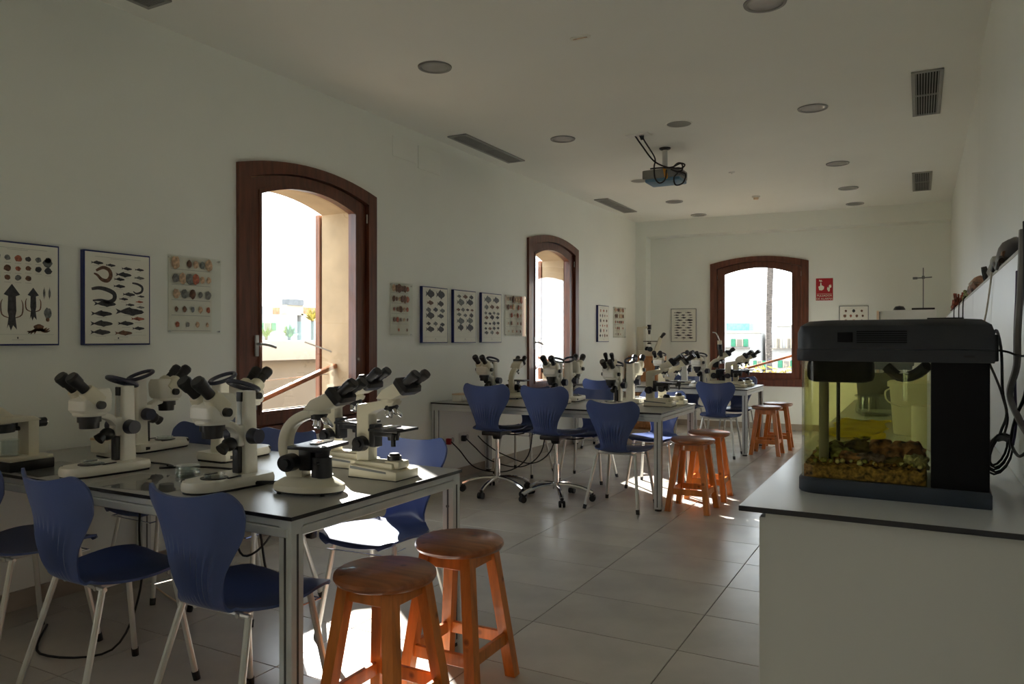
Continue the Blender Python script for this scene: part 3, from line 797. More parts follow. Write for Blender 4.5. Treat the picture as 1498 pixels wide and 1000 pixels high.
def make_compound():
    r = empty('compound_microscope')
    g = G(); g.prism([(-.125, .0), (.115, .0), (.115, .040), (.06, .046), (-.125, .058)], 'x', -.075, .075, bev=.006); g.box((0, -.02, .055), (.10, .19, .03), bev=.008)
    b = obj('base', g, 'scope_cream', r)
    for s in (-1, 1): obj('side_strip', G().prism([(-.115, .040), (.065, .030), (.065, .038), (-.115, .052)], 'x', s * .0755 - .0015, s * .0755 + .0015), 'frame_grey', b, ang=0)
    obj('base_pad', G().box((0, -.005, .002), (.152, .242, .004)), 'black_rubber', b, ang=0)
    g = G(); g.box((0, .062, .062), (.075, .075, .035), bev=.012); obj('lamp_house', g, 'scope_cream', r)
    g = G(); g.cyl((0, .05, .075), (0, .05, .098), .030, .028, 20); g.cyl((0, .05, .098), (0, .05, .108), .024, .018, 20); obj('collector_lens', g, 'black_plastic', r)
    g = G(); g.prism([(-.122, .05), (-.060, .05), (-.060, .275), (-.035, .290), (.060, .318), (.070, .338), (.0, .338), (-.112, .318), (-.122, .305)], 'x', -.029, .029, bev=.005); obj('arm', g, 'scope_cream', r)
    head_compound(r)
    objectives(r, (0, .035, .306), .32)
    st = obj('stage', G().box((0, .045, .213), (.145, .145, .012), bev=.003), 'black_plastic', r)
    obj('slide_holder', G().box((.0, .035, .222), (.09, .035, .006), bev=.001, seg=1), 'chrome', st)
    g = G(); g.box((0, -.045, .180), (.050, .03, .10), bev=.004); g.box((0, .01, .195), (.055, .10, .03), bev=.006); g.cyl((0, .045, .205), (0, .045, .165), .026, .022, 18); g.cyl((.02, .06, .19), (.02, .06, .14), .010, n=10); obj('substage', g, 'black_plastic', r)
    for s in (-1, 1):
        g = G(); g.cyl((s * .028, -.09, .145), (s * .058, -.09, .145), .034, .032, 22); g.cyl((s * .058, -.09, .145), (s * .070, -.09, .145), .018, n=16); obj('focus_knob', g, 'black_plastic', r)
    return r
def make_curved(camera=False):
    r = empty('compound_microscope')
    def ov(k, z, l=.135): return [(x, y, z) for x, y in [(k * .088 * math.cos(2 * PI * i / 28), -.005 + k * l * math.sin(2 * PI * i / 28)) for i in range(28)]]
    g = G(); g.loft([ov(.99, .014), ov(1.0, .020), ov(.97, .036), ov(.72, .058), ov(.55, .066)]); b = obj('base', g, 'scope_cream', r)
    g = G(); g.loft([ov(.96, .008), ov(.98, .016)]); obj('base_pad', g, 'black_rubber', b)
    for (x, y) in ((.055, .08), (-.055, .08), (.055, -.09), (-.055, -.09)): obj('foot', G().cyl((x, y, 0), (x, y, .010), .008, n=8), 'black_rubber', b)
    g = G(); g.tube([(0, -.055, .045), (0, -.078, .10), (0, -.098, .17), (0, -.092, .235), (0, -.062, .285), (0, -.010, .315), (0, .040, .322)], .03, prof=rrect(.050, .040, .010, 3), smooth=5); obj('curved_arm', g, 'scope_cream', r)
    g = G(); g.box((0, -.045, .125), (.058, .06, .13), bev=.008); obj('column', g, 'scope_cream', r)
    head_compound(r, .325, .035)
    objectives(r, (0, .035, .308), .35, ln=.045)
    st = obj('stage', G().box((.02, .045, .195), (.17, .14, .014), bev=.003), 'black_plastic', r)
    obj('slide_holder', G().box((0, .045, .205), (.10, .035, .006), bev=.001, seg=1), 'chrome', st)
    obj('glass_slide', G().box((0.01, .05, .209), (.076, .026, .002)), 'clear_plastic', st, ang=0)
    g = G(); g.box((0, -.005, .140), (.062, .05, .10), bev=.008); g.cyl((0, .045, .19), (0, .045, .145), .030, .026, 18); g.cyl((0, .045, .145), (0, .045, .064), .034, .036, 20); g.box((.0, .02, .18), (.06, .09, .03), bev=.005); obj('condenser', g, 'black_plastic', r)
    g = G(); g.cyl((.03, .05, .125), (.075, .065, .130), .006, n=8); obj('iris_lever', g, 'black_plastic', r)
    for s in (-1, 1):
        g = G(); g.cyl((s * .028, -.055, .125), (s * .068, -.055, .125), .036, .034, 22); g.cyl((s * .066, -.055, .125), (s * .085, -.055, .125), .020, n=16); obj('focus_knob', g, 'black_plastic', r)
    if camera:
        g = G(); g.cyl((0, .02, .38), (0, .02, .46), .020, n=16); g.cyl((0, .02, .44), (0, .02, .50), .028, n=16); obj('camera_tube', g, 'black_plastic', r)
        g = G(); g.box((.0, .02, .525), (.05, .05, .05), bev=.006); obj('camera', g, 'scope_cream', r)
        g = G(); g.tube([(0, .02, .55), (-.01, .0, .60), (-.035, -.02, .64), (-.03, -.06, .65)], .007, n=6, smooth=4); obj('camera_cable', g, 'white_plastic', r)
        g = G(); g.box((-.055, -.02, .27), (.05, .07, .10), bev=.01); g.box((.055, .03, .40), (.03, .04, .09), bev=.008); obj('fluorescence_block', g, 'black_plastic', r)
    return r
def make_transmitted():
    """large stereo instrument on a deep black base"""
    r = empty('stereo_microscope')
    g = G(); g.box((0, -.065, .026), (.22, .22, .052), bev=.008); b = obj('base', g, 'black_plastic', r)
    g = G(); g.box((0, -.065, .060), (.215, .214, .022), bev=.008); obj('base_cover', g, 'scope_cream', b)
    obj('stage_plate', G().lathe([(0, .071), (.052, .071), (.052, .075), (0, .0755)], (0, -.015, 0), 28), 'clear_plastic', r)
    g = G(); g.box((0, -.105, .16), (.10, .055, .19), bev=.008); p = obj('pillar', g, 'scope_cream', r)
    obj('pillar_slot', G().box((.051, -.105, .15), (.002, .006, .15)), 'black_plastic', p, ang=0)
    g = G(); g.cyl((.05, -.10, .215), (.09, -.10, .215), .022, n=18); obj('focus_knob', g, 'black_plastic', r)
    g = G(); g.cyl((.02, -.145, .225), (.02, -.20, .225), .024, n=18); sl = obj('lamp_socket', g, 'black_plastic', r)
    obj('lamp_end', G().cyl((.02, -.198, .225), (.02, -.204, .225), .019, n=16), 'chrome', sl)
    g = G(); g.prism([(-.14, .245), (.10, .235), (.12, .255), (.06, .275), (-.10, .268)], 'x', -.065, .065, bev=.008); obj('arm', g, 'scope_cream', r)
    g = G(); g.lathe([(0, .195), (.075, .195), (.078, .205), (.075, .236), (0, .238)], (0, .045, 0), 28); obj('ring_lamp', g, 'black_plastic', r)
    g = G(); g.tube([(.03, -.03, .225), (.05, -.06, .205), (.03, -.085, .20)], .012, n=8, smooth=3); obj('lamp_cable', g, 'black_plastic', r)
    d = Vector((0, .77, .64)).normalized(); up = Vector((0, -.64, .77))
    g = G(); ring = lambda q, w, h: [q + Vector((x, 0, 0)) + up * y for x, y in rrect(w, h, .02, 4)]
    a = Vector((0, .045, .27)); g.loft([ring(a - d * .05, .11, .085), ring(a + d * .03, .115, .080), ring(a + d * .075, .105, .062)]); obj('head', g, 'scope_cream', r)
    eyepieces(r, .033, a + d * .078, d, .021, .06)
    return r
def make_inverted():
    r = empty('inverted_microscope')
    g = G(); g.box((0, 0, .04), (.20, .30, .08), bev=.01); g.prism([(-.15, .05), (-.06, .05), (-.06, .40), (-.02, .43), (-.15, .43)], 'x', -.04, .04, bev=.006); obj('stand', g, 'scope_cream', r)
    obj('stage', G().box((0, .03, .215), (.24, .20, .012), bev=.003), 'black_plastic', r)
    g = G(); g.cyl((0, .03, .46), (0, .03, .39), .030, n=16); g.cyl((0, .03, .385), (0, .03, .32), .022, .016, n=16); obj('illuminator', g, 'black_plastic', r)
    g = G(); g.tube([(0, -.10, .40), (0, -.04, .425), (0, .03, .42)], .018, n=8, smooth=3); obj('illuminator_arm', g, 'scope_cream', r)
    objectives(r, (0, .03, .185), PI, 4, .03)
    g = G(); g.prism([(.10, .08), (.17, .08), (.22, .26), (.17, .28)], 'x', -.035, .035, bev=.006); obj('viewing_tube', g, 'scope_cream', r)
    eyepieces(r, .034, (0, .205, .275), (0, .62, .78), .019, .07)
    for s in (-1, 1): obj('focus_knob', G().cyl((s * .10, .02, .10), (s * .135, .02, .10), .036, n=18), 'black_plastic', r)
    return r

T = TT
SG = 'stereo microscopes'; KG = 'compound microscopes'
R = math.radians
for (X, Y, rz, lab) in (
    (-3.005, 1.955, 180, 'white stereo microscope facing left on the front table, beside the petri dishes'),
    (-2.305, 1.985, 180, 'white stereo microscope facing left on the front table, beside the curved-arm microscope'),
    (-3.43, 2.50, 0, 'white stereo microscope facing away by the wall on the front table, left one'),
    (-2.84, 2.50, 0, 'white stereo microscope facing away before the nearest window, half hidden'),
    (-3.42, 5.85, 178, 'stereo microscope behind the swivel chair closest to the wall'),
    (-2.77, 5.87, 182, 'stereo microscope standing before the second window, facing us'),
    (-2.80, 6.32, 0, 'stereo microscope facing away, right of the second window'),
    (-2.23, 6.36, 2, 'stereo microscope with sunlit white pillar on the middle table'),
    (-2.79, 8.93, 184, 'small stereo microscope on the far table, left of the wooden box'),
    (-2.58, 9.35, 0, 'small stereo microscope facing away on the far table, before the fish poster'),
    (-2.30, 8.90, 170, 'small stereo microscope on the far table left of the end window')):
    place('stereo', make_stereo, (X, Y, T), R(rz), lab, 'microscope', SG).scale = (1.07, 1.07, 1.07)
place('stereo2', lambda: make_stereo(True), (-2.25, 5.93, T), R(176), 'stereo microscope with two pairs of eyepieces on the middle table', 'microscope', SG)
place('trans', make_transmitted, (-3.425, 1.79, T), R(180), 'large cream stereo microscope on a black base at the left picture edge', 'microscope', SG).scale = (.85, .85, .85)
for (X, Y, rz, lab) in (
    (-1.915, 2.44, -90, 'cream upright microscope at the far corner of the front table, in sunlight'),
    (-2.22, 2.58, -88, 'cream upright microscope hidden behind the curved-arm one on the front table'),
    (-1.92, 6.16, -90, 'cream upright microscope at the right end of the middle table'),
    (-1.89, 6.41, -86, 'cream upright microscope behind its twin at the middle table corner'),
    (-1.90, 9.02, -90, 'cream upright microscope against the end window, nearer one'),
    (-1.88, 9.34, -88, 'cream upright microscope against the end window, further one')):
    place('compound', make_compound, (X, Y, T), R(rz), lab, 'microscope', KG).scale = (1.0, 1.0, .92)
place('curved', make_curved, (-1.96, 2.065, T), R(-78), 'curved-arm microscope on round base at the front table corner', 'microscope', KG).scale = (1.06, 1.04, .90)
place('curved', make_curved, (-3.40, 6.32, T), R(8), 'curved-arm microscope between the two swivel chair backs', 'microscope', KG).scale = (1, 1, .86)
place('cammic', lambda: make_curved(True), (-2.16, 9.22, T), R(-70), 'tall microscope with camera on top at the left edge of the end window', 'microscope', KG)

# wooden cupboard in the far corner carrying the inverted microscope
r = empty('wooden_cupboard', (-3.555, 10.75, 0)); tag(r, 'orange wooden cupboard in the far left corner', 'cupboard')
obj('body', G().box((0, 0, .55), (.46, .40, 1.04), bev=.004, seg=1), 'box_wood', r, ang=20)
obj('plinth', G().box((0, .01, .02), (.44, .36, .04)), 'box_wood', r, ang=0)
d_ = obj('door', G().box((0, -.206, .56), (.42, .014, .96), bev=.003, seg=1), 'box_wood', r, ang=20)
obj('knob', G().lathe([(0, 0), (.012, 0), (.014, .014), (0, .018)], m=Matrix.Translation((.17, -.213, .6)) @ Matrix.Rotation(PI / 2, 4, 'X'), n=12), 'black_plastic', d_)
place('inv', make_inverted, (-3.555, 10.75, 1.07), R(-62), 'cream inverted microscope on the wooden cupboard in the far corner', 'microscope')

# ------------------------------------------------------------------ small things on the tables
def dish():
    r = empty('petri_dish')
    obj('dish', G().lathe([(0, 0), (.044, 0), (.045, .013), (.043, .013), (.042, .002), (0, .002)], n=28), 'clear_plastic', r)
    obj('lid', G().lathe([(.0465, .006), (.0475, .006), (.0475, .0165), (0, .017), (0, .0155), (.0465, .0150)], n=28), 'clear_plastic', r)
    return r
for (x, y, z, lab) in ((-2.62, 2.06, T, 'clear petri dish lying flat on the front table, right one of the group'), (-2.69, 2.115, T, 'clear petri dish at the bottom of the small stack'), (-2.69, 2.115, T + .0175, 'clear petri dish on top of the small stack'),
                  (-2.28, 2.33, T, 'clear petri dish in sunlight beside the curved-arm microscope')):
    place('dish', dish, (x, y, z), 0, lab, 'petri dish', 'petri dishes')
o = tag(obj('plastic_sheet', G().box((0, 0, .001), (.42, .28, .002)), 'acrylic', ang=0), 'clear plastic sheet under the middle of the front table edge', 'plastic sheet'); o.location = (-2.63, 1.91, T); o.rotation_euler = (0, 0, .15)
o = tag(obj('plastic_sheet', G().box((0, 0, .001), (.36, .26, .002)), 'acrylic', ang=0), 'clear plastic sheet beside the black-based microscope', 'plastic sheet'); o.location = (-3.30, 1.90, T); o.rotation_euler = (0, 0, -.1)
for (x, y, rz, lab) in ((-3.57, 2.36, .1, 'cream slide box by the wall on the front table'), (-3.66, 5.78, 0, 'cream bottle rack at the wall end of the middle table'), (-3.62, 6.42, 0, 'cream tray at the far wall corner of the middle table')):
    r = empty('slide_box', (x, y, T), rz); tag(r, lab, 'slide box', 'slide boxes')
    obj('box', G().box((0, 0, .03), (.10, .16, .06), bev=.004), 'paper', r, ang=20)
    obj('lid', G().box((0, 0, .066), (.104, .164, .012), bev=.004), 'tooth_cream', r, ang=20)
    for k in range(3): obj('label_strip', G().box((.0525, -.05 + k * .05, .03), (.002, .022, .03)), 'paper_white', r, ang=0)
r = empty('glass_jar', (-3.425, 1.803, T + .0645)); tag(r, 'clear glass jar under the black-based microscope', 'jar')
obj('body', G().lathe([(0, 0), (.032, 0), (.035, .01), (.035, .060), (.032, .060), (.032, .006), (0, .006)], n=28), 'clear_plastic', r)
obj('rim', G().lathe([(.0345, .058), (.037, .059), (.037, .066), (.0345, .066), (.033, .062)], n=28), 'clear_plastic', r)
def cable(name, pts, rad, label, m='black_rubber', cat='cable', group='black power cables'):
    return tag(obj(name, G().tube(pts, rad, n=6, smooth=6), m), label, cat, group)
z = T + .005
cable('power_cable', [(-3.44, 2.20, z), (-3.25, 2.18, z), (-3.0, 2.2, z), (-2.86, 2.17, z + .004), (-2.80, 2.10, z + .02)], .0045, 'black cable lying on the front table between two microscopes at left')
cable('power_cable', [(-2.88, 2.12, z), (-2.75, 2.22, z), (-2.55, 2.25, z), (-2.42, 2.2, z), (-2.34, 2.13, z), (-2.20, 2.12, z)], .0045, 'black cable lying on the front table behind the petri dishes')
cable('power_cable', [(-2.26, 2.02, z), (-2.20, 2.04, z + .012), (-2.15, 2.05, T + .02), (-2.115, 2.06, T + .022)], .007, 'thick black plug lead at the curved-arm microscope')
for i, (x, y, s, lab) in enumerate(((-3.05, 2.35, .16, 'black cable loop hanging under the front table, leftmost'), (-2.85, 2.30, .2, 'black cable loop hanging under the front table, second'), (-2.62, 2.38, .18, 'black cable loop hanging under the front table, third'), (-2.35, 2.28, .15, 'black cable loop hanging under the front table, nearest the corner leg'))):
    cable('hanging_cable', [(x - s, y, T - .10), (x - s * .8, y + .02, T - .26), (x - s * .1, y - .02, T - .40 - .05 * (i % 2)), (x + s * .7, y, T - .30), (x + s * .9, y + .03, T - .10)], .005, lab)
cable('hanging_cable', [(-3.25, 2.3, T - .10), (-3.2, 2.25, .42), (-3.05, 2.15, .20), (-2.95, 1.95, .02), (-3.2, 1.8, .008), (-3.5, 2.0, .008)], .005, 'black cable trailing from the front table to the floor')
cable('hanging_cable', [(-2.75, 2.32, T - .10), (-2.72, 2.3, .5), (-2.9, 2.25, .25), (-3.1, 2.4, .06), (-3.3, 2.5, .008), (-3.6, 2.6, .008)], .004, 'pale cable trailing under the front table', 'tooth_cream', group='pale cables')
o = tag(obj('power_brick', G().box((0, 0, 0), (.035, .03, .12), bev=.006), 'black_plastic'), 'black plug block hanging under the front table near the corner leg', 'plug'); o.location = (-2.15, 2.27, T - .18)
# sockets on the long wall below the middle table with plugs and leads
for (y, lab) in ((5.86, 'white wall socket with red-brown plug below the middle table'), (6.12, 'white wall socket with black plug below the middle table')):
    r = empty('wall_socket', (XL, y, .37)); tag(r, lab, 'socket', 'wall sockets')
    obj('plate', G().box((.005, 0, 0), (.010, .18, .10), bev=.003), 'white_plastic', r)
    for k in (-1, 1): obj('outlet', G().cyl((.009, k * .045, 0), (.0115, k * .045, 0), .028, n=18), 'lamp_rim', r)
    obj('plug', G().box((.03, -.045, 0), (.045, .035, .055), bev=.006), 'sign_red' if y < 6 else 'black_plastic', r)
for i, (y, lab) in enumerate(((5.82, 'black lead drooping from the wall socket with the red plug'), (6.08, 'black lead drooping from the wall socket with the black plug'), (6.3, 'black lead hanging at the back of the middle table'))):
    cable('socket_lead', [(XL + .05, y, .37), (XL + .14, y, .30), (XL + .35, y - .05, .16 + .03 * i), (XL + .65, y - .02, .15), (XL + .85, y, .30), (XL + .9, y, .62)], .0055, lab)
# ------------------------------------------------------------------ posters
INKS = ['ink_dark', 'ink_grey', 'ink_brown', 'ink_red', 'ink_tan', 'ink_line']
def flat(g, pts, y, mi):
    g.mi = mi; g.poly([(x, y, z) for x, z in pts])
def fishp(cx, cz, l, h, flip=1, rs=random):
    top = [(-.5, 0), (-.42, .26), (-.22, .44), (-.05, .50), (.02, .70), (.14, .52), (.25, .30), (.33, .13), (.5, .42)]
    bot = [(.44, 0), (.5, -.42), (.33, -.13), (.18, -.34), (.02, -.46), (-.08, -.62), (-.2, -.42), (-.42, -.24)]
    return [(cx + flip * x * l, cz + zz * h) for x, zz in top + bot]
def blob(cx, cz, a, b, rs, n=14, j=.15):
    return [(cx + a * math.cos(2 * PI * k / n) * (1 + rs.uniform(-j, j)), cz + b * math.sin(2 * PI * k / n) * (1 + rs.uniform(-j, j))) for k in range(n)]
def strip(pts, w):
    L_, R_ = [], []
    for i, (x, z) in enumerate(pts):
        a = pts[max(i - 1, 0)]; b = pts[min(i + 1, len(pts) - 1)]
        d = Vector((b[0] - a[0], b[1] - a[1])).normalized(); n = Vector((-d.y, d.x))
        t = i / (len(pts) - 1); ww = w * (.35 + 1.3 * math.sin(PI * min(1, .15 + .8 * t))) * .6
        L_.append((x + n.x * ww, z + n.y * ww)); R_.append((x - n.x * ww, z - n.y * ww))
    return L_ + R_[::-1]
def print_mesh(style, w, h, seed):
    rs = random.Random(seed); g = G(); y = 0.0
    def cap(cx, cz, l): flat(g, [(cx - l / 2, cz), (cx + l / 2, cz), (cx + l / 2, cz - .0016), (cx - l / 2, cz - .0016)], y, 5)
    cap(0, h / 2 - .022, w * .72); cap(0, h / 2 - .029, w * .25); cap(0, -h / 2 + .020, w * .14); flat(g, blob(0, -h / 2 + .029, .004, .006, rs, 6), y, 0)
    for (a, b, c, d) in ((-1, -1, 1, -1),): flat(g, [(-w / 2 + .02, -h / 2 + .045), (w / 2 - .02, -h / 2 + .045), (w / 2 - .02, -h / 2 + .0462), (-w / 2 + .02, -h / 2 + .0462)], y, 5)
    x0, x1, z0, z1 = -w / 2 + .028, w / 2 - .028, -h / 2 + .06, h / 2 - .045
    W = x1 - x0; Hh = z1 - z0
    pt = lambda a, b: (x0 + a * W, z0 + b * Hh)
    if style == 'eels':
        for (a, b, l) in ((.12, .97, .22), (.36, .95, .18), (.66, .92, .2), (.90, .92, .18), (.60, .83, .3), (.90, .80, .2), (.52, .76, .2), (.52, .66, .22), (.70, .55, .24), (.93, .53, .14), (.60, .48, .17), (.90, .45, .15), (.72, .40, .17), (.92, .37, .16)):
            cx, cz = pt(a, b); flat(g, fishp(cx, cz, l * W, l * W * .24, -1), y, rs.choice((0, 0, 1)) if (a, b) != (.90, .45) else 3); cap(cx, cz - .014, l * W * .6)
        for (a, b, l, k) in ((.26, .40, .40, 0), (.72, .30, .54, 0), (.2, .26, .38, 0), (.87, .20, .26, 3), (.2, .12, .40, 0), (.64, .13, .30, 0), (.88, .06, .24, 0), (.18, .0, .36, 0), (.60, -.01, .33, 2)):
            cx, cz = pt(a, b); flat(g, fishp(cx, cz, l * W, l * W * .22, -1), y, k); cap(cx, cz - .02, l * W * .5)
        P1 = [pt(*q) for q in ((.10, .86), (.22, .91), (.33, .88), (.36, .80), (.30, .73), (.20, .74), (.12, .80), (.06, .82))]
        P2 = [pt(*q) for q in ((.02, .60), (.15, .62), (.30, .60), (.42, .55), (.42, .47), (.32, .43), (.18, .45), (.04, .44))]
        P3 = [pt(*q) for q in ((.76, .72), (.86, .71), (.95, .67), (.94, .60), (.84, .57), (.78, .60))]
        for P, k, ww in ((P1, 2, .011), (P2, 0, .012), (P3, 0, .007)):
            Q = crom([(p[0], p[1]) for p in P], 4); flat(g, strip(Q, ww), y, k)
    elif style == 'squid':
        for i in range(7):
            for j in range(3):
                if j == 2 and i > 4: continue
                cx, cz = pt(.07 + .145 * i, .93 - .125 * j + rs.uniform(-.01, .01)); s = rs.uniform(.022, .034) * W / .34
                flat(g, blob(cx, cz, s * .55, s * .5, rs), y, rs.choice((0, 1, 2, 2, 3, 1))); cap(cx, cz - .022, .03)
        flat(g, blob(*pt(.93, .90), .023, .022, rs), y, 1)
        for (a, b, s) in ((.42, .34, 1.0), (.72, .38, .72)):
            cx, cz = pt(a, b); q = lambda u, v: (cx + u * s * .05, cz + v * s * .16)
            flat(g, [q(0, .62), q(.75, .30), q(.35, .25), q(.40, -.2), q(.3, -.35), q(.45, -.75), q(.1, -.62), q(-.1, -.78), q(-.3, -.6), q(-.45, -.72), q(-.3, -.35), q(-.4, -.2), q(-.35, .25), q(-.75, .30)], y, 0)
            for sg in (-1, 1): flat(g, strip(crom([q(sg * .3, -.4), q(sg * .9, -.3), q(sg * 1.0, .0), q(sg * .85, .15)], 3), .003), y, 2)
        for (a, b, aa, bb) in ((.12, .34, .020, .026), (.93, .24, .018, .028)):
            flat(g, blob(*pt(a, b), aa, bb, rs), y, 1); flat(g, blob(pt(a, b)[0], pt(a, b)[1] - bb * 1.1, aa * .5, bb * .4, rs), y, 2)
        for sg, b in ((.88, .5), (.96, .5)):
            flat(g, fishp(*pt(sg, b), .012, .05), y, 1)
        cx, cz = pt(.80, .03)
        for k in range(9):
            a = PI * k / 8; flat(g, strip(crom([(cx, cz), (cx + .03 * math.cos(a), cz - .012 + .012 * math.sin(a)), (cx + .055 * math.cos(a), cz - .002 * (k % 3) - .006 + .018 * math.sin(a * 2))], 3), .005), y, 2)
        flat(g, blob(cx, cz + .008, .025, .017, rs), y, 2)
        flat(g, blob(*pt(.16, .06), .016, .02, rs, j=.4), y, 3)
    elif style == 'fish':
        zc = .97
        while zc > .0:
            n = rs.choice((2, 3, 3, 4)); big = rs.random() < .35
            xs = [(k + .5) / n for k in range(n)]
            hh = .0
            for xk in xs:
                l = (W / n) * rs.uniform(.62, .86); asp = rs.uniform(.34, .56); cx, cz = pt(xk, zc)
                flat(g, fishp(cx, cz + rs.uniform(-.004, .004), l, l * asp, -1), y, rs.choice((0, 0, 1, 0, 2, 1))); hh = max(hh, l * asp)
                cap(cx, cz - l * asp * .55 - .003, l * .6)
            zc -= (hh + .014) / Hh
    elif style == 'shells':
        for j in range(6):
            n = 4 if j % 2 else 3
            for i in range(n):
                cx, cz = pt((i + .5) / n, .95 - .18 * j); s = rs.uniform(.5, .9) * min(W / n, .06)
                k = rs.choice((0, 2, 2, 3, 1))
                if rs.random() < .4: flat(g, [(cx - s * .6, cz), (cx - s * .2, cz + s * .35), (cx + s * .2, cz + s * .35), (cx + s * .6, cz), (cx + s * .2, cz - s * .35), (cx - s * .2, cz - s * .35)], y, k)
                else: flat(g, blob(cx, cz, s * .45, s * .5, rs), y, k)
                cap(cx, cz - s * .62, s * .7)
    elif style == 'slender':
        for j in range(11):
            n = 3 if j % 3 else 2
            for i in range(n):
                cx, cz = pt((i + .5) / n + rs.uniform(-.03, .03), .98 - .1 * j); l = W / n * rs.uniform(.6, .85)
                flat(g, fishp(cx, cz, l, l * rs.uniform(.14, .28), -1), y, 0); cap(cx, cz - .014, l * .6)
    return g
def poster(x, y, z0, z1, w, rz, style, seed, label, frame='frame_blue', depth=.028):
    h = z1 - z0
    r = empty('framed_poster', (x, y, (z0 + z1) / 2), rz); tag(r, label, 'poster', 'framed species posters')
    g = G(); g.box((0, -depth / 2, 0), (w, depth, h), bev=.0015, seg=1); obj('frame', g, frame, r, ang=0)
    obj('paper', G().box((0, -depth - .0008, 0), (w - .016, .0016, h - .016)), 'paper', r, ang=0)
    o = obj('print', print_mesh(style, w - .016, h - .016, seed), INKS, r, ang=0, norm=False); o.location = (0, -depth - .0022, 0); o['kind'] = 'stuff'
    return r
LW = PI / 2
for (ya, yb, style, seed, lab) in (
    (1.847, 2.247, 'squid', 3, 'blue-framed poster of shells, squid and octopus at the left picture edge'),
    (2.372, 2.757, 'eels', 4, 'blue-framed poster of eels and long fish left of the nearest window'),
    (5.398, 5.798, 'fish', 11, 'blue-framed fish poster right of the nearest window, first of three'),
    (5.900, 6.300, 'fish', 15, 'blue-framed fish poster, middle one of the three between the windows'),
    (6.408, 6.812, 'fish', 23, 'blue-framed fish poster, last of the three before the second window'),
    (9.472, 9.876, 'shells', 31, 'blue-framed shell poster beyond the second window')):
    poster(XL, (ya + yb) / 2, 1.279, 1.778, yb - ya, LW, style, seed, lab)
def on_back(x, off=0.0): return (x, back_y(x) - off)
px, py = on_back(-3.19); poster(px, py, 1.278, 1.785, .385, BA, 'slender', 8, 'grey-framed poster of slender fish left of the end window', 'frame_grey', .02)
px, py = on_back(-.82); poster(px, py, 1.278, 1.785, .375, BA, 'shells', 40, 'grey-framed poster of shells above the aquarium', 'frame_grey', .02)
def acrylic(ya, yb, z0, z1, seed, label, cols):
    r = empty('specimen_panel', (XL, (ya + yb) / 2, (z0 + z1) / 2), LW); tag(r, label, 'panel', 'acrylic specimen panels')
    w, h = yb - ya, z1 - z0; rs = random.Random(seed)
    obj('acrylic_plate', G().box((0, -.012, 0), (w, .004, h)), 'acrylic', r, ang=0)
    obj('backing_card', G().box((-w * .07, -.006, 0), (w * .80, .003, h * .96)), 'paper', r, ang=0)
    for sx in (-1, 1):
        for sz in (-1, 1): obj('standoff', G().cyl((sx * (w / 2 - .015), 0, sz * (h / 2 - .015)), (sx * (w / 2 - .015), -.016, sz * (h / 2 - .015)), .006, n=10), 'chrome', r)
    for j in range(5):
        z = h * (.40 - .195 * j); n = 6 - j // 2
        for i in range(n):
            if rs.random() < .12: continue
            s = .042 * (1 - .13 * j) * rs.uniform(.5, 1.0); x = -w * .43 + w * .74 * (i + .5) / n
            g = G(); g.ico((0, 0, 0), s, 2, d=.35, f=2.2, seed=seed * 10 + j * 7 + i, sc3=(.72, .18, .95))
            o = obj('specimen', g, rs.choice(cols), r); o.location = (x, -.020, z)
        obj('caption', G().box((-w * .06, -.0082, z - .036), (w * .72, .001, .003)), 'ink_line', r, ang=0)
acrylic(2.880, 3.258, 1.342, 1.805, 2, 'acrylic panel of brown shell specimens just left of the nearest window', ['ink_tan', 'ink_red', 'ink_brown', 'ink_grey', 'ink_tan'])
acrylic(4.965, 5.275, 1.337, 1.780, 3, 'acrylic panel of starfish and urchin specimens just right of the nearest window', ['ink_brown', 'ink_red', 'ink_tan', 'ink_brown'])
acrylic(6.910, 7.385, 1.346, 1.785, 4, 'acrylic panel of specimens just left of the second window', ['ink_brown', 'ink_tan', 'ink_red'])
acrylic(10.09, 10.60, 1.335, 1.784, 6, 'acrylic panel of specimens nearest the far corner', ['ink_red', 'ink_tan', 'ink_brown'])
# blank cover plate high on the long wall
r = empty('cover_plate', (XL, 5.54, 2.90), LW); tag(r, 'blank white junction cover high on the wall near the ceiling', 'cover plate')
obj('plate', G().box((0, -.004, 0), (.34, .008, .20), bev=.003), 'wall_paint', r)
obj('side_plate', G().box((-.36, -.002, .02), (.34, .004, .17), bev=.0015, seg=1), 'wall_paint', r)
# fire alarm sign
x, y = on_back(-1.20)
r = empty('fire_alarm_sign', (x, y, 2.026), BA); tag(r, 'red fire alarm sign with pressing hand and flames on the end wall', 'sign')
obj('plate', G().box((0, -.002, 0), (.225, .004, .315), bev=.001, seg=1), 'sign_red', r, ang=0)
g = G()
def fp(pts, dx=0, dz=0, s=1): g.poly([(dx + s * a, -.0048, dz + s * b) for a, b in pts])
fp([(-.075, -.03), (-.04, -.035), (-.015, -.02), (-.008, .015), (-.03, .035), (-.042, .035), (-.045, .075), (-.06, .075), (-.062, .03), (-.085, .02)], .005, .02)
fp([(-.06, .10), (-.052, .085), (-.044, .10), (-.03, .095), (-.045, .12), (-.06, .115), (-.075, .125), (-.075, .1)], .005, .015)
for k, (dx, dz, s) in enumerate(((.05, .0, 1), (.072, .035, .9), (.055, -.02, .7))): fp([(0, -.02), (.02, -.01), (.022, .01), (.012, .045), (.008, .018), (-.006, .035), (-.016, .012), (-.014, -.008)], dx, dz, s)
fp([(-.1, -.062), (.1, -.062), (.1, -.065), (-.1, -.065)])
obj('pictogram', g, 'sign_white', r, ang=0, norm=False)
